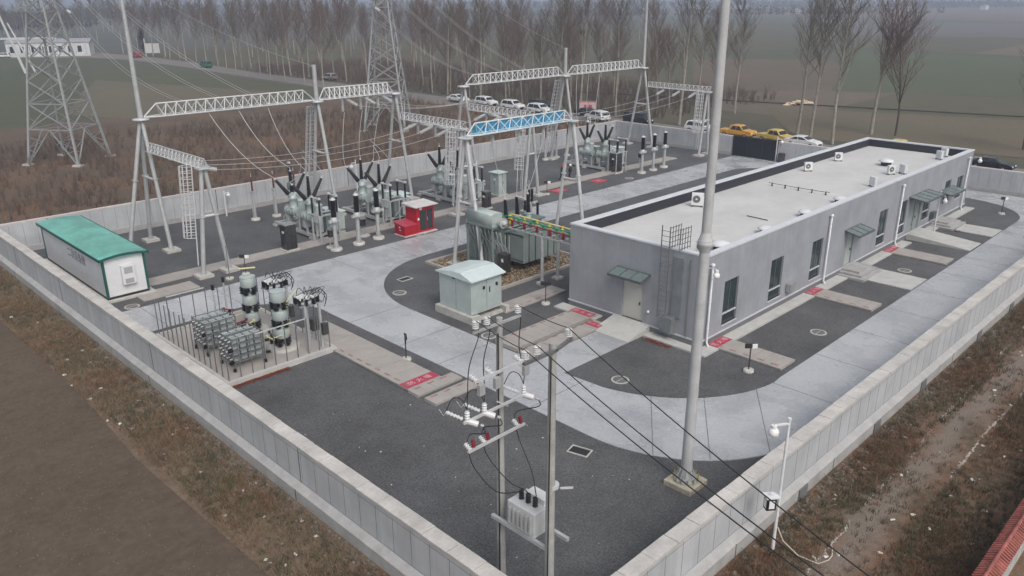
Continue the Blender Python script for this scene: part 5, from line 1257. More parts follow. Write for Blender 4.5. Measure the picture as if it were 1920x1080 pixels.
# ------------------------------------------------------------------ vehicles
def car(label, kind, col, x, y, rz, group='vehicles parked on the dirt road', metal=.1, name='parked_car', cat='car'):
    """length along local x, front at +x"""
    t = thing(name, label, cat, (x,y,.012), rz, group)
    pm = bpy.data.materials.get('car_'+col[0]) or M('car_'+col[0], col[1], .25, metal, .04)
    if kind == 'suv': L,Wd,zb,zh,zr = 4.6,1.85,.32,.98,1.68; prof = [(-2.28,.45),(-2.3,.95),(-2.2,1.02),(-2.0,1.62),(-1.6,1.7),(.2,1.7),(.55,1.62),(1.15,1.1),(2.05,.98),(2.28,.8),(2.3,.42)]; gw = (-2.08,-1.85,.35,1.02)
    elif kind == 'sedan': prof = [(-2.35,.42),(-2.38,.9),(-2.25,1.0),(-1.75,1.04),(-1.1,1.42),(-.4,1.46),(.25,1.42),(1.05,1.02),(2.0,.88),(2.32,.7),(2.35,.38)]; Wd = 1.8; zh=.98; gw = (-1.65,-1.0,.2,.95)
    elif kind == 'van': prof = [(-2.3,.4),(-2.35,1.1),(-2.25,1.85),(-2.0,1.95),(1.1,1.95),(1.5,1.8),(1.95,1.15),(2.3,.95),(2.35,.4)]; Wd = 1.8; zh=1.15; gw = (-2.15,-1.95,1.35,1.85)
    else: prof = [(-2.6,.5),(-2.62,1.0),(-.95,1.02),(-.85,1.68),(-.6,1.76),(.5,1.76),(.8,1.66),(1.35,1.15),(2.45,1.05),(2.6,.85),(2.62,.45)]; Wd = 1.85; zh=1.08; gw = (-.8,-.65,.7,1.25)
    H2 = Wd/2; m = MB(); secs = [(-H2,.0,.0),(-H2+.06,.06,0),(H2-.06,.06,0),(H2,.0,0)]
    def wy(z, s): 
        return s*(H2 - max(0,(z-zh))*.28)
    n = len(prof); b = len(m.v)
    for s in (-1, 1):
        for px, pz in prof: m.v.append((px, wy(pz, s), pz))
    m.f.append(tuple(range(n))); m.sm.append(False); m.f.append(tuple(reversed(range(n,2*n)))); m.sm.append(False)
    for i in range(n): j = (i+1)%n; m.f.append((j,i,n+i,n+j)); m.sm.append(False)
    m.build('body', pm, t, .05)
    top = max(z for _, z in prof)
    g_ = MB(); r0, r1, f0, f1 = gw; zt = top-.12; zbm = zh+.06
    for s in (-1, 1):
        def pt(px, pz): return (px, wy(pz, s)+s*.012, pz)
        if kind == 'pickup': xs = [(-.72,-.66),( .0,.0),(.95,.62)]
        ra, rb = (r0+.12, r1+.18); fa, fb = f1-.05, f0-.05
        mid_ = (ra+fa)/2-.1
        for (a0, a1, c0, c1) in ((ra, rb, mid_-.04, mid_-.04), (mid_+.04, mid_+.04, fa, fb)):
            P = [pt(a0,zbm), pt(c0,zbm), pt(c1,zt), pt(a1,zt)]; g_.face(P if s<0 else P[::-1])
    # windscreen and rear screen laid just outside the sloping faces
    def screen_(i, j, k):
        (xa,za),(xb,zb) = prof[i], prof[j]; d = Vector((xb-xa,0,zb-za)).normalized(); nn = Vector((-d.z,0,d.x))*k*.012
        pa, pb = .1, .9; A = (xa+(xb-xa)*pa, za+(zb-za)*pa); B_ = (xa+(xb-xa)*pb, za+(zb-za)*pb)
        P = [(A[0]+nn.x, -wy(A[1],1)*.88, A[1]+nn.z),(A[0]+nn.x, wy(A[1],1)*.88, A[1]+nn.z),(B_[0]+nn.x, wy(B_[1],1)*.88, B_[1]+nn.z),(B_[0]+nn.x, -wy(B_[1],1)*.88, B_[1]+nn.z)]
        g_.face(P if k > 0 else P[::-1])
    idx = {'suv':((6,7),(2,3)),'sedan':((6,7),(3,4)),'van':((5,6),(1,2)),'pickup':((6,7),(2,3))}[kind]
    screen_(*idx[0],1); screen_(*idx[1],1)
    g_.build('window', glassc, t)
    x1, x2 = (1.4,-1.4) if kind != 'pickup' else (1.6,-1.65)
    for wx in (x1, x2):
        for s in (-1, 1):
            w = MB(); w.cyl((wx,s*(H2-.2),.34),(wx,s*(H2+.01),.34),.34,n=18); wo_ = w.build('wheel', tyre, t); MB().cyl((wx,s*(H2+.005),.34),(wx,s*(H2+.025),.34),.2,n=12).build('rim', stainl, wo_)
    f = prof[-2]; rr_ = prof[1]
    for s in (-1, 1):
        MB().box(f[0]-.18,s*(H2-.32)-.17,f[1]-.1,f[0]+.02,s*(H2-.32)+.17,f[1]+.04).build('headlight', screen, t); MB().box(rr_[0]-.02,s*(H2-.2)-.12,rr_[1]-.2,rr_[0]+.1,s*(H2-.2)+.12,rr_[1]).build('tail_light', maroon, t)
    MB().box(f[0]-.1,-.5,.42,f[0]+.04,.5,.6).build('grille', blackp, t); MB().box(-1.0,-H2+.03,.2,1.0,H2-.03,.44).build('underbody', blackp, t)
    return t
WH = ('white',(.7,.71,.72)); YE = ('yellow',(.6,.31,.04)); BK = ('black',(.012,.013,.016)); SI = ('silver',(.35,.36,.37)); PY = ('pale_yellow',(.6,.42,.1)); RD_ = ('red',(.45,.02,.03))
D = R(-90)
car('white sedan, leftmost of the cars parked in a line behind the back wall','sedan',WH,103.3,118.2,D)
car('white boxy suv second in the line of parked cars behind the right gantry','suv',WH,103.2,110.2,D)
car('white suv third in the line of parked cars, right of the caged ladder top','suv',WH,102.9,102.9,D)
car('white rounded suv fourth in the line of parked cars beside the gantry ladder','suv',WH,102.5,96.0,D)
car('dark suv standing behind the fourth white car in the line','suv',BK,106.4,99.5,D)
car('dark green sedan beside the small roadside banner','sedan',('darkgreen',(.03,.04,.035)),105.6,87.5,R(-80))
car('silver white station wagon facing left beside the back wall corner','suv',WH,102.6,83.2,R(78))
car('black van parked outside the back wall corner','van',BK,103.4,75.6,D)
car('white hatchback outside the far wall left of the mast','suv',WH,104.0,64.6,D)
car('orange yellow pickup truck outside the far wall beside the mast','pickup',YE,104.2,58.6,D,cat='pickup truck')
car('pale yellow utility pickup behind the dark gate','pickup',PY,104.0,52.6,R(-100),cat='pickup truck')
car('white sedan just right of the dark gate','sedan',WH,103.2,48.2,D)
car('small yellow pickup outside the far wall just above the far roof parapet','pickup',PY,107.0,37.3,R(-92),cat='pickup truck')
car('black sedan outside the far wall at the right edge','sedan',BK,104.0,25.6,D)
car('silver suv driving on the dirt road behind the left gantry','suv',SI,110.3,173.8,R(90),name='moving_car')
car('small bright red car on the distant dirt road','suv',RD_,108.6,289.5,R(95),name='moving_car')
car('white car at the far left edge by the long white building','suv',WH,76.5,322.0,R(150))
car('green three wheeled truck on the distant dirt road','van',('green',(.03,.16,.09)),106.2,232.0,R(90),cat='truck',name='small_truck')
# roadside banner
t = thing('roadside_banner','pinkish white banner board with faded marks beside the dirt road','banner',(106.4,88.4,0),R(-45))
MB().box(-1.4,-.03,.6,1.4,.03,2.4).build('board', M('banner_pink',(.5,.36,.37),.7,0,.15,2), t); MB().bar((-1.4,0,0),(-1.4,0,2.5),.06).build('post', galv, t); MB().bar((1.4,0,0),(1.4,0,2.5),.06).build('post', galv, t)
MB().box(-1.35,-.045,.65,1.35,-.031,.8).box(-1.35,-.045,2.2,1.35,-.031,2.35).box(-.6,-.045,1.2,-.1,-.031,1.8).box(.1,-.045,1.2,.7,-.031,1.8).build('faded_print', redl, t)

# ------------------------------------------------------------------ people
def person(label, x, y, rz, helmet, ph=1):
    t = thing('person', label, 'person', (x,y,.12), rz, 'people walking by the slab strip')
    V = [(0,0,.92),(0,.02,1.12),(0,.0,1.34),(0,.0,1.46),(0,.02,1.56),(0,.03,1.66),
         (-.1,0,.88),(-.11,.16*ph,.48),(-.11,.1*ph-.06,.08),(-.11,.2*ph,.03),
         (.1,0,.88),(.11,-.02*ph,.48),(.11,-.26*ph,.12),(.11,-.16*ph,.05),
         (-.2,0,1.38),(-.25,-.1*ph,1.12),(-.24,-.02*ph,.9),(.2,0,1.38),(.25,.08*ph,1.12),(.23,.16*ph,.92)]
    E_ = [(0,1),(1,2),(2,3),(3,4),(4,5),(0,6),(6,7),(7,8),(8,9),(0,10),(10,11),(11,12),(12,13),(2,14),(14,15),(15,16),(2,17),(17,18),(18,19)]
    rr = [.15,.15,.17,.06,.075,.09,.1,.07,.05,.045,.1,.07,.05,.045,.07,.05,.035,.07,.05,.035]
    me = bpy.data.meshes.new('body'); me.from_pydata(V, E_, []); me.materials.append(blackc); o = bpy.data.objects.new('body', me); COL.objects.link(o); o.parent = t
    sk2 = o.modifiers.new('skin','SKIN'); sv = me.skin_vertices[0] if len(me.skin_vertices) else None
    if sv is None:
        bpy.context.view_layer.objects.active = o; o.select_set(True); bpy.ops.mesh.customdata_skin_add(); sv = me.skin_vertices[0]
    for i, r in enumerate(rr): sv.data[i].radius = (r, r*.8 if i in (0,1,2) else r)
    sv.data[0].use_root = True; sub = o.modifiers.new('s','SUBSURF'); sub.levels = 1; sub.render_levels = 2
    MB().ball((0,.04,1.64),.1,12,8,1.15).build('face', skinm, t); m = MB(); m.lathe((0,.02,1.68),[(.15,0),(.13,.02),(.125,.08),(.08,.14),(.01,.16)],14); m.build('helmet', helmet, t)
    return t
person('person in dark clothes and red helmet walking on the slab strip', 64.5, 57.0, R(200), redh, 1)
person('person in dark clothes and white helmet walking just behind the gantry leg', 65.2, 56.4, R(200), screen, -1)

# ------------------------------------------------------------------ far buildings
def house(label, x, y, rz, L, Wd, h, wall, roof, grp='distant white village houses', name='village_house'):
    t = thing(name, label, 'house', (x,y,0), rz, grp)
    MB().box(-L/2,-Wd/2,0,L/2,Wd/2,h).build('wall', wall, t); m = MB(); m.face([(-L/2-.3,-Wd/2-.3,h),(L/2+.3,-Wd/2-.3,h),(L/2+.3,0,h+1.2),(-L/2-.3,0,h+1.2)]); m.face([(L/2+.3,Wd/2+.3,h),(-L/2-.3,Wd/2+.3,h),(-L/2-.3,0,h+1.2),(L/2+.3,0,h+1.2)]); m.face([(-L/2-.3,-Wd/2-.3,h),(-L/2-.3,0,h+1.2),(-L/2-.3,Wd/2+.3,h)]); m.face([(L/2+.3,-Wd/2-.3,h),(L/2+.3,Wd/2+.3,h),(L/2+.3,0,h+1.2)]); m.build('roof', roof, t)
    m = MB(); k = -L/2+1.2
    while k < L/2-1: m.box(k,-Wd/2-.05,h*.3,k+1.3,-Wd/2-.01,h*.75); k += 3
    m.build('windows', glass, t); return t
wv = M('village_white',(.6,.61,.62),.7); rv = M('village_roof_grey',(.3,.31,.33),.7)
hh = house('long white roadside building behind the left lattice tower', 92, 322, R(-28), 26, 9, 4.6, wv, rv, None, 'roadside_building')
m = MB()
for k in range(8): m.bx(-12+3.4*k,-5.6,0,.35,.35,4.2)
m.build('column', wv, hh)
vi = 0
for x, y, L in ((690,800,16),(760,830,12),(640,1180,18),(1050,1250,14),(1180,760,16),(1210,700,12),(1290,560,18),(1150,420,14),(1340,380,12),(480,900,14),(420,1010,12),(560,700,12),(900,450,12)):
    house('tiny white village house far across the fields near the horizon', x, y, R(40+vi*17), L, 8, 5.5, wv, rv); vi += 1
# white wall piece with tethered sign near the dirt road
t = thing('roadside_billboard','small white board on two posts beside the distant dirt road','board',(116,289,0),R(-40)); MB().box(-4,-.1,1.2,.5,.1,4.4).build('board', wv, t); MB().bar((-4.2,0,0),(-4.2,0,6),.25).build('post', wv, t); MB().bar((2.2,0,0),(2.2,0,5),.25).build('post', wv, t)
t = thing('utility_pole','white two legged utility frame at the far left edge','utility pole',(64,250,0),R(-30)); MB().tube([(0,0,0),(-4.5,0,19)],[.4,.25],8).tube([(2.5,0,0),(-2,0,13)],[.3,.2],8).build('pole', galv_lt, t); MB().bar((-5,0,9),(9,0,9),.5).build('crossarm', galv_lt, t)

# ------------------------------------------------------------------ trees
bark = M('pale_poplar_bark',(.3,.275,.23),.85,0,.25,2,.2); twig = M('bare_twig',(.125,.108,.09),.9,0,.15); twigr = M('reddish_twig',(.14,.1,.085),.9,0,.15); darkbark = M('dark_bark',(.07,.06,.05),.9,0,.2)
def poplar(seed, H, spread, lean, cmat, tmat, low=.32, fork=False, nb=36, dens=8):
    r = random.Random(seed); t = thing('bare_poplar', 'bare winter poplar with pale trunk', 'tree', (0,0,0), 0, 'bare poplars along the dirt road')
    lx, ly = lean; T = lambda u: Vector((lx*H*u*u+.12*math.sin(u*7+seed), ly*H*u*u+.12*math.cos(u*6+seed), H*u))
    m = MB(); m.tube([T(i/9) for i in range(10)], [.19*(1-.88*i/9)*(H/18) for i in range(10)], 7, True)
    if fork:
        a = T(.3); m.tube([a, a+Vector((.9,.3,H*.15)), a+Vector((1.6,.5,H*.4))],[.1,.07,.02],6)
    m.build('trunk', tmat, t)
    c = MB()
    def tw(p, d, L, r0, r1): c.tube([p, p+d*L], [r0, r1], 3, False, False)
    def up(d, k): return (d+Vector((0,0,k))).normalized()
    for i in range(nb):
        u = low+(1-low)*((i+r.random()*.8)/nb)**.8*.97; p = T(min(u,.985)); az = r.random()*2*PI; el = R(r.uniform(34,58)); L = spread*(1.2-u*.9)*r.uniform(.6,1.2)
        d = Vector((math.cos(az)*math.cos(el), math.sin(az)*math.cos(el), math.sin(el))); pts = [p]; dd = d
        for q in range(4):
            dd = up(dd+Vector((r.uniform(-.22,.22),r.uniform(-.22,.22),0)), .22); pts.append(pts[-1]+dd*L*.3)
        c.tube(pts,[.05*(1.2-u),.038*(1.2-u)+.004,.03*(1.2-u)+.003,.016*(1.2-u)+.003,.006],4,False,False)
        for k in range(dens):
            f = (.12+.88*(k+r.random()*.5)/dens)*3.99; j = int(f); s = pts[j].lerp(pts[j+1], f-j); az2 = r.random()*2*PI; d0 = (pts[j+1]-pts[j]).normalized()
            d2 = up(d0*.8+Vector((math.cos(az2)*.7,math.sin(az2)*.7,0)), .35); l2 = L*r.uniform(.2,.45); q2 = s+d2*l2*.5; d3 = up(d2, .3); e2 = q2+d3*l2*.5; c.tube([s,q2,e2],[.015,.011,.006],3,False,False)
            for z in range(5):
                s2 = s.lerp(q2, z*.4+.1) if z < 2 else q2.lerp(e2, (z-2)*.33); az3 = r.random()*2*PI; d4 = up(d3*.8+Vector((math.cos(az3)*.7,math.sin(az3)*.7,0)), .3); tw(s2,d4,l2*r.uniform(.35,.75),.0095,.006)
    c.build('crown', cmat, t); return t
base = [poplar(1,20,5.8,(.01,.0),twig,bark,.34,False,44,10), poplar(2,18,5.6,(.05,-.05),twig,bark,.36,True,40,10), poplar(3,22,6.2,(-.04,.03),twig,bark,.32,True,46,10), poplar(4,16,6.0,(.05,.05),twigr,bark,.34,True,40,10), poplar(5,13,6.6,(.13,-.08),twigr,darkbark,.26,True,40,11), poplar(6,19,6.6,(.02,-.06),twigr,bark,.3,True,44,10)]
used = [False]*6
def plant(k, x, y, s, rz, label):
    o = base[k]
    if not used[k]: used[k] = True; o.location = (x,y,0); o.rotation_euler = (0,0,rz); o.scale = (s,s,s); o['label'] = label
    else: dup(o, (x,y,0), rz, label, s)
NT = 0
def tree(x, y, s=1, k=None, label=None, rz=None):
    global NT
    k = rnd.choice((0,1,2,3,5,5)) if k is None else k; s *= rnd.uniform(.86,1.12) if label and label.startswith('bare') else 1; plant(k, x, y, s, rnd.uniform(0,6.28) if rz is None else rz, label); NT += 1
tree(111.9,53.3,1.08,2,'tall pale poplar beyond the gate, left one of the trio above the building'); tree(109.3,50.0,1.15,0,'tall pale poplar beyond the gate, middle one of the trio above the building'); tree(108.0,46.3,1.2,1,'tall pale poplar beyond the gate, right one of the trio above the building')
tree(119.9,45.7,1.3,5,'tall leaning poplar behind the far roof corner'); tree(120.7,42.8,1.2,4,'crooked reddish tree with dark trunk behind the far roof corner')
tree(125.7,71.5,1,0,'pale poplar standing in the field left of the mast'); tree(122.0,73.3,1,3,'reddish poplar standing in the field left of the mast'); tree(107.9,70.8,1.05,2,'pale poplar rising behind the far wall near the white hatchback')
tree(121.0,26.5,1.0,4,'reddish twiggy tree at the right edge of the view'); tree(118.5,22.5,.95,3,'pale sapling like tree at the right edge beyond the black sedan')
LA = 'bare poplar in the row just beyond the parked cars'; LB = 'bare poplar in the wood behind the parked cars'; LC = 'bare poplar beside the distant dirt road'; LD = 'bare poplar in the distant misty wood'
y = 78.0
while y < 135: tree(109.4+rnd.uniform(-.9,.9), y, rnd.uniform(.72,1.02), label=LA); y += rnd.uniform(3.6,7.0)
for X in (116,123,133):
    y = 80+rnd.random()*4
    while y < 150: tree(X+rnd.uniform(-2,2), y, rnd.uniform(.65,.98), label=LB); y += rnd.uniform(7,13)
while y < 320: tree(111+(y>240)*3+rnd.uniform(-1,1), y, rnd.uniform(.85,1.1), label=LC); y += rnd.uniform(5,8)
for y_ in (163,171,180,187,195,208): tree(101.8+(y_>190)*1.5, y_, .8, label=LC)
for X in (140,158,185):
    y = 130+rnd.random()*4
    while y < 320: tree(X+rnd.uniform(-5,5), y, rnd.uniform(.85,1.1), label=LD); y += rnd.uniform(9,14)
for k in range(48): tree(rnd.uniform(170,330), rnd.uniform(200,560), rnd.uniform(.9,1.15), label=LD)
for k in range(60): tree(rnd.uniform(60,200), rnd.uniform(385,560), rnd.uniform(.6,1.1), label=LD)
for k in range(16): tree(rnd.uniform(-20,80), rnd.uniform(400,470), rnd.uniform(.8,1.0), label=LD)
# magpie nests
for lab, x, y, z in (('dark round bird nest in a tree behind the rear tower',123.5,153.0,11.6),('dark round bird nest in a tree above the right lightning post',123.0,104.0,12.6)):
    o = MB().ball((0,0,0),.62,10,7,.85).build('bird_nest', darkbark); o.location = (x,y,z); tag(o, lab, 'bird nest', 'bird nests')
# conifer
t = thing('conifer','dark green conifer beside the distant dirt road','tree',(123,320,0)); MB().cyl((0,0,0),(0,0,3),.25,n=7).build('trunk', darkbark, t)
m = MB(); r = random.Random(9)
for k in range(2600):
    z = r.uniform(.8,8.2); R_ = 2.8*(1-(z/9)**1.6)*math.sqrt(r.random()); a = r.random()*6.28; p = Vector((R_*math.cos(a),R_*math.sin(a),z)); d = Vector((math.cos(a),math.sin(a),r.uniform(-.2,.8))).normalized()*.5; s = Vector((-math.sin(a),math.cos(a),0))*.12; m.face([p-s,p+s,p+d])
m.build('crown', M('conifer_needles',(.02,.035,.022),.9,0,.3), t)

# ------------------------------------------------------------------ scrub, weeds, woods as masses
def stems(name, n, area, hmin, hmax, mat, seed, k=7, w=.02, spread=.45, clump=None):
    r = random.Random(seed); m = MB(); i = 0
    while i < n:
        x, y = area(r)
        if clump and r.random() > clump(x, y): continue
        h = r.uniform(hmin,hmax)
        for j in range(k):
            a = r.random()*6.28; s = r.uniform(.1,spread)*h; p = Vector((x+r.uniform(-.12,.12),y+r.uniform(-.12,.12),0)); q = p+Vector((math.cos(a)*s*.4,math.sin(a)*s*.4,h*.55)); e = p+Vector((math.cos(a)*s,math.sin(a)*s,h*r.uniform(.75,1)))
            m.tube([p,q,e],[w,w*.7,w*.35],3,False,False)
        i += 1
    return tag(m.build(name, mat), kind='stuff')
import math as _m
def patch(x, y, s, o=0): return .5+.5*math.sin(x/s+o)*math.cos(y/(s*.8)+o*2)
scm = M('scrub_stem',(.115,.085,.068),.9,0,.3,.4); scm4 = M('rust_weed',(.19,.1,.058),.9,0,.35,.9); scm2 = M('dry_grass_blade',(.22,.16,.105),.9,0,.35,.6); scm3 = M('olive_weed',(.1,.098,.055),.9,0,.3,.8)
stems('scrub', 3600, lambda r: (r.uniform(-12,98), r.uniform(72.2,126)), .5, 1.9, scm, 3, 8, .017, .5, lambda x,y: .25+.75*patch(x,y,5))
stems('dry_grass', 6200, lambda r: (r.uniform(-12,98), 71.6+40*r.random()**1.6), .12, .45, M('orange_grass',(.24,.14,.075),.9,0,.35,.6), 4, 6, .012, .8, lambda x,y: patch(x,y,3,1))
stems('undergrowth', 1700, lambda r: (r.uniform(108,150), r.uniform(76,215)), 1.0, 3.2, M('undergrowth_twig',(.125,.088,.075),.9,0,.25,.3), 5, 9, .026, .5)
stems('dry_grass', 3800, lambda r: (r.uniform(10.0,12.8), r.uniform(14,72)), .08, .38, scm2, 6, 6, .009, .9, lambda x,y: .3+.7*patch(x,y,1.3))
stems('weeds', 2600, lambda r: (r.uniform(10.2,12.85), r.uniform(14,72)), .08, .3, scm3, 7, 6, .011, .9, lambda x,y: patch(x,y,1.7,2))
stems('dry_grass', 5200, lambda r: (r.uniform(14,80), r.uniform(4.6,10.9)), .06, .36, scm2, 8, 6, .009, .9, lambda x,y: (.1 if 7.2<y<9.0 else 1)*(.08+.92*patch(x,y,1.6)**2))
stems('weeds', 5200, lambda r: (r.uniform(14,80), r.uniform(4.6,10.95)), .08, .32, scm3, 9, 6, .012, .9, lambda x,y: (.08 if 7.2<y<9.0 else 1)*patch(x,y,2.2,1))
stems('rust_weeds', 5200, lambda r: (r.uniform(14,80), r.uniform(4.5,10.9)), .06, .3, scm4, 13, 6, .011, .95, lambda x,y: (.15 if 7.3<y<9.2 else 1)*patch(x,y,1.9,3)**2)
stems('rust_weeds', 1800, lambda r: (r.uniform(10.0,12.8), r.uniform(14,72)), .06, .25, scm4, 14, 6, .01, .95, lambda x,y: patch(x,y,1.5,3)**2)
stems('dry_grass', 1500, lambda r: (r.uniform(92,98.4), r.uniform(12,124)), .1, .5, scm2, 10, 6, .013, .9)
# earth clods along the foot of the left wall
def rocks(name, label, n, area, smin, smax, mat, group, seed, kind=None):
    r = random.Random(seed); protos = []
    for q in range(4):
        m = MB(); pr = []
        for i in range(6):
            for j in range(5): pass
        P = []
        for i in range(10):
            a = r.random()*6.28; z = r.uniform(-1,1); s = math.sqrt(1-z*z)*r.uniform(.7,1.1); P.append(Vector((math.cos(a)*s*1.3,math.sin(a)*s,z*.55)))
        import bmesh
        bm = bmesh.new(); [bm.verts.new(p) for p in P]; bmesh.ops.convex_hull(bm, input=bm.verts); me = bpy.data.meshes.new(name); bm.to_mesh(me); bm.free(); me.materials.append(mat); protos.append(me)
    for i in range(n):
        x, y = area(r); s = r.uniform(smin,smax); o = bpy.data.objects.new(name, protos[i%4]); COL.objects.link(o); o.location = (x,y,.02+s*.3); o.rotation_euler = (0,0,r.uniform(0,6)); o.scale = (s,s,s); tag(o, label, 'stone', group)
white_st = M('white_rubble',(.62,.6,.55),.8,0,.1)
rocks('stone','small white stone lying in the weeds outside the left wall',46,lambda r:(r.uniform(10.0,12.7),22+38*r.random()**1.2),.05,.13,white_st,'white stones outside the left wall',11)
rocks('stone','small white stone lying in the weeds outside the right wall',64,lambda r:(22+45*r.random()**1.3,r.uniform(4.8,10.6)),.04,.11,white_st,'white stones outside the right wall',12)
rocks('stone','tiny pale pebble scattered on the dark yard gravel',40,lambda r:(r.uniform(15,25),r.uniform(15,31)),.02,.045,white_st,'pale pebbles on the yard gravel',13)
def clods(name, n, area, mat, seed, s0=.03, s1=.1):
    r = random.Random(seed); m = MB()
    for i in range(n):
        x, y = area(r); s = r.uniform(s0,s1); m.lathe((x,y,-.01),[(s,0),(s*.8,s*.5),(s*.3,s*.8)],5,(r.uniform(-.3,.3),r.uniform(-.3,.3),1),False)
    return tag(m.build(name, mat), kind='stuff')
clods('earth_clods', 2200, lambda r:(12.95-abs(r.gauss(0,.35)), r.uniform(14,70)), M('grey_clod',(.17,.15,.135),.9,0,.3,5), 21)
clods('earth_clods', 2400, lambda r:(r.uniform(14,80), 11.0-abs(r.gauss(0,.4))), bpy.data.materials['grey_clod'], 22)
clods('earth_clods', 2600, lambda r:(r.uniform(4,10.4), r.uniform(16,66)), M('soil_clod',(.125,.102,.086),.95,0,.2,5), 23, .015, .05)
clods('gravel_crumbs', 5000, lambda r:(r.uniform(14.2,24.8), r.uniform(12.4,35)), M('gravel_crumb',(.11,.112,.118),.85,0,.4,9), 24, .012, .03)
# chalky wheel ruts on the right verge
m = MB(); r = random.Random(31)
for (xa, ya, xb, yb) in ((22,8.9,62,9.9),(33,7.4,60,7.3)):
    n = 900
    for i in range(n):
        f = i/n; x = xa+(xb-xa)*f; y = ya+(yb-ya)*f+.05*math.sin(x*.7)+r.gauss(0,.035); s = r.uniform(.015,.055)
        if r.random() < .55+.4*math.sin(x*1.3): m.lathe((x,y,0),[(s,0),(s*.7,.02),(s*.2,.035)],6,smooth=False)
tag(m.build('chalky_crumbs', M('chalk',(.42,.39,.35),.9,0,.2,4)), kind='stuff')
0 and sheet('track', [(20,7.9),(40,8.0),(80,8.6),(80,9.7),(50,9.6),(36,8.95),(20,8.85)], .006, field_mat('grey_track',(.16,.14,.125),(.2,.18,.165),(.12,.1,.085),.4))
# fallen leaves
def leaves(n, area, seed, mat):
    r = random.Random(seed); m = MB()
    for i in range(n):
        x, y = area(r); s = r.uniform(.03,.06); a = r.random()*6; z = .035+r.random()*.05; dx, dy = math.cos(a)*s, math.sin(a)*s; m.face([(x-dx,y-dy,z),(x+dy*.6,y-dx*.6,z+.015),(x+dx,y+dy,z),(x-dy*.6,y+dx*.6,z+.02)])
    return tag(m.build('fallen_leaves', mat), kind='stuff')
lf = M('leaf_brown_red',(.22,.05,.025),.8,0,.4,8)
leaves(900, lambda r:(r.uniform(15.0,19.2), 36.55-abs(r.gauss(0,.16))), 41, lf); leaves(260, lambda r:(36.15-abs(r.gauss(0,.2)), r.uniform(23.2,25.0)), 42, lf)
leaves(160, lambda r:(r.uniform(14.3,25), r.uniform(12.5,34)), 43, M('leaf_mixed',(.2,.12,.07),.8,0,.4,8)); leaves(60, lambda r:(r.uniform(14.8,16.5), r.uniform(13,15)), 44, M('leaf_pink',(.4,.2,.17),.8,0,.4,8))
leaves(220, lambda r:(73.2+r.uniform(0,.6), 20+r.uniform(-.6,.9)), 45, lf); leaves(200, lambda r:(30.5+r.uniform(-.8,.8), 12.9-r.random()*.3), 46, lf)
# small weeds inside the wall
stems('weeds', 14, lambda r:(16.1+6.5*(r.random()<.5)+r.uniform(-.1,.1), 12.3+r.uniform(0,.3)), .3,.7, M('yellow_green_weed',(.35,.38,.06),.8), 51, 6, .014, .5)
# timber pile in the far field
t = thing('timber_pile','pile of pale cut logs lying in the field beyond the poplars','timber pile',(144,69,0),R(-45)); r = random.Random(8)
m = MB()
for k in range(46):
    x = r.uniform(-2.6,2.6); y = r.uniform(-.5,.5); z = r.uniform(.1,.9)*(1-abs(x)/3.2); a = r.uniform(-.9,.9); m.cyl((x-math.cos(a)*.5,y-math.sin(a)*.5,z),(x+math.cos(a)*.5,y+math.sin(a)*.5,z+r.uniform(-.15,.25)),.12,n=7)
m.cyl((.3,0,1.2),(2.8,.1,.2),.1,n=6); m.build('logs', M('fresh_timber',(.62,.52,.38),.8,0,.15), t)
t = MB().tube([(128,119.7,.3),(141.6,73.9,.3),(153.3,34.4,.3),(172,-28,.3)],.13,5).build('irrigation_pipe', M('dark_pipe',(.05,.05,.045),.8)); tag(t,'long thin dark pipe line crossing the far field','pipe')
# far woods as masses of leafy twig clumps
def wood(n, area, h, mat, seed):
    r = random.Random(seed); m = MB()
    for i in range(n):
        x, y = area(r); H_ = h*r.uniform(.6,1.15)
        for j in range(16):
            a = r.random()*6.28; z = r.uniform(.15,1)*H_; R_ = h*.28*r.random(); p = Vector((x+R_*math.cos(a),y+R_*math.sin(a),z)); s = h*.09*r.uniform(.5,1.2); d = Vector((r.uniform(-1,1),r.uniform(-1,1),r.uniform(.2,1))).normalized()*s*1.6; sd = d.cross(Vector((r.uniform(-1,1),r.uniform(-1,1),.1))).normalized()*s; m.face([p-sd,p+sd,p+d]); m.face([p-sd,p-d*.6,p+sd])
    return tag(m.build('woodland', mat), kind='stuff')
wd = M('far_wood_twigs',(.05,.05,.045),.95,0,.3); wd2 = M('far_evergreen',(.02,.035,.03),.95,0,.3)
def along(x0,y0,x1,y1,w): 
    return lambda r: (lambda f: (x0+(x1-x0)*f+r.uniform(-w,w), y0+(y1-y0)*f+r.uniform(-w,w)))(r.random())
wood(260, along(1380,520,1620,400,18), 11, wd2, 61); wood(420, along(300,760,1000,330,14), 9, wd, 62); wood(500, along(0,620,420,900,20), 10, wd, 63); wood(600, along(500,1500,1700,800,30), 12, wd, 64); wood(500, along(900,1000,1900,300,25), 12, wd, 65); wood(500, along(-100,560,190,600,25), 10, wd, 66)
EXPO = 0.05

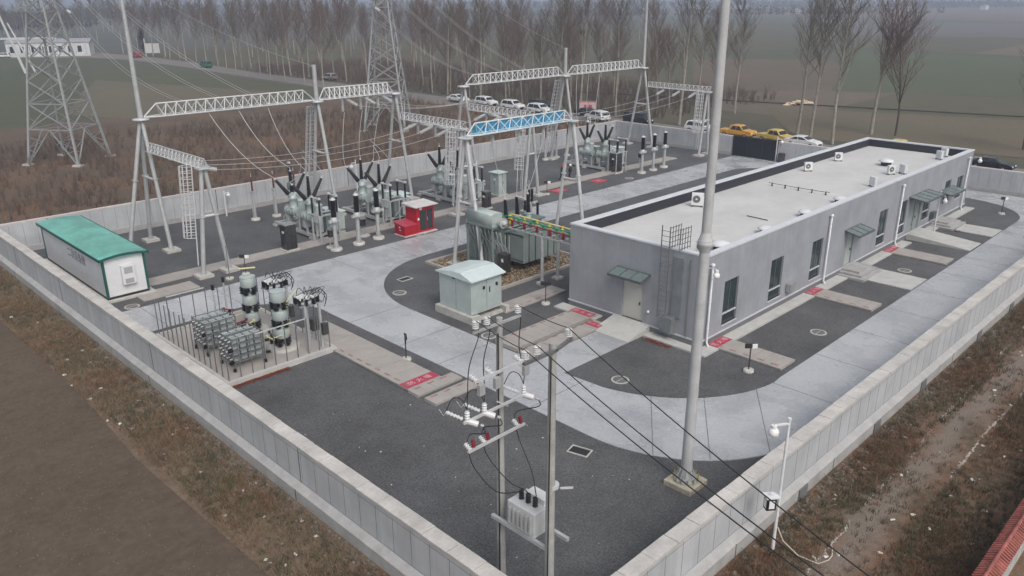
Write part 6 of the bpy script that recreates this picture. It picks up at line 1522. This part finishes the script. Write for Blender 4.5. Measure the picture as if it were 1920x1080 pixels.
# ------------------------------------------------------------------ camera, light, air
cam = bpy.data.cameras.new('camera'); co = bpy.data.objects.new('camera', cam); COL.objects.link(co); sc.camera = co
cam.sensor_width = 36; cam.lens = 1494.4487/1920*36; cam.clip_start = .5; cam.clip_end = 12000
yaw, pitch, roll = R(45.0977064), R(20.05559677), R(-.17899503)
fw = Vector((math.cos(yaw)*math.cos(pitch), math.sin(yaw)*math.cos(pitch), -math.sin(pitch))); rt = Vector((math.sin(yaw), -math.cos(yaw), 0)); up = rt.cross(fw)
r_ = rt*math.cos(roll)+up*math.sin(roll); u_ = -rt*math.sin(roll)+up*math.cos(roll)
co.matrix_world = Matrix(((r_.x,u_.x,-fw.x,0),(r_.y,u_.y,-fw.y,0),(r_.z,u_.z,-fw.z,19),(0,0,0,1)))
W = bpy.data.worlds.new('World'); sc.world = W; W.use_nodes = True; nt = W.node_tree; nt.nodes.clear()
sk_ = nt.nodes.new('ShaderNodeTexSky'); sk_.sky_type = 'NISHITA'; sk_.sun_disc = False
SE, SR = R(48), R(200)
sk_.sun_elevation = SE; sk_.sun_rotation = SR; sk_.air_density = 1.6; sk_.dust_density = 6; sk_.ozone_density = 1.5
hs = nt.nodes.new('ShaderNodeHueSaturation'); hs.inputs['Saturation'].default_value = .45
bg = nt.nodes.new('ShaderNodeBackground'); bg.inputs[1].default_value = .14; wo = nt.nodes.new('ShaderNodeOutputWorld')
nt.links.new(sk_.outputs[0], hs.inputs['Color']); nt.links.new(hs.outputs[0], bg.inputs[0]); nt.links.new(bg.outputs[0], wo.inputs[0])
su = bpy.data.lights.new('sun', 'SUN'); su.energy = .9; su.angle = R(22); su.color = (1,.98,.95); so = bpy.data.objects.new('sun', su); COL.objects.link(so)
# Nishita: rotation 0 puts the sun at +Y and grows clockwise seen from above
sd = Vector((math.sin(SR)*math.cos(SE), math.cos(SR)*math.cos(SE), math.sin(SE)))
so.rotation_euler = sd.to_track_quat('Z','Y').to_euler()
hz = MB().box(-4300,-4300,-1.2,4300,4300,46).build('haze', None); hz.display_type = 'WIRE'
hm = bpy.data.materials.new('haze_air'); hm.use_nodes = True; nt = hm.node_tree; nt.nodes.clear()
pv = nt.nodes.new('ShaderNodeVolumePrincipled'); pv.inputs['Color'].default_value = (.66,.73,.9,1); pv.inputs['Density'].default_value = .0007; pv.inputs['Anisotropy'].default_value = .2
ho = nt.nodes.new('ShaderNodeOutputMaterial'); nt.links.new(pv.outputs[0], ho.inputs['Volume']); hz.data.materials.append(hm); tag(hz, kind='stuff')
sc.view_settings.view_transform = 'Standard'; sc.view_settings.look = 'None'; sc.view_settings.exposure = EXPO; sc.view_settings.gamma = 1
sc.cycles.max_bounces = 6; sc.cycles.volume_bounces = 1; sc.cycles.volume_step_rate = 4; sc.cycles.diffuse_bounces = 3; sc.cycles.glossy_bounces = 3
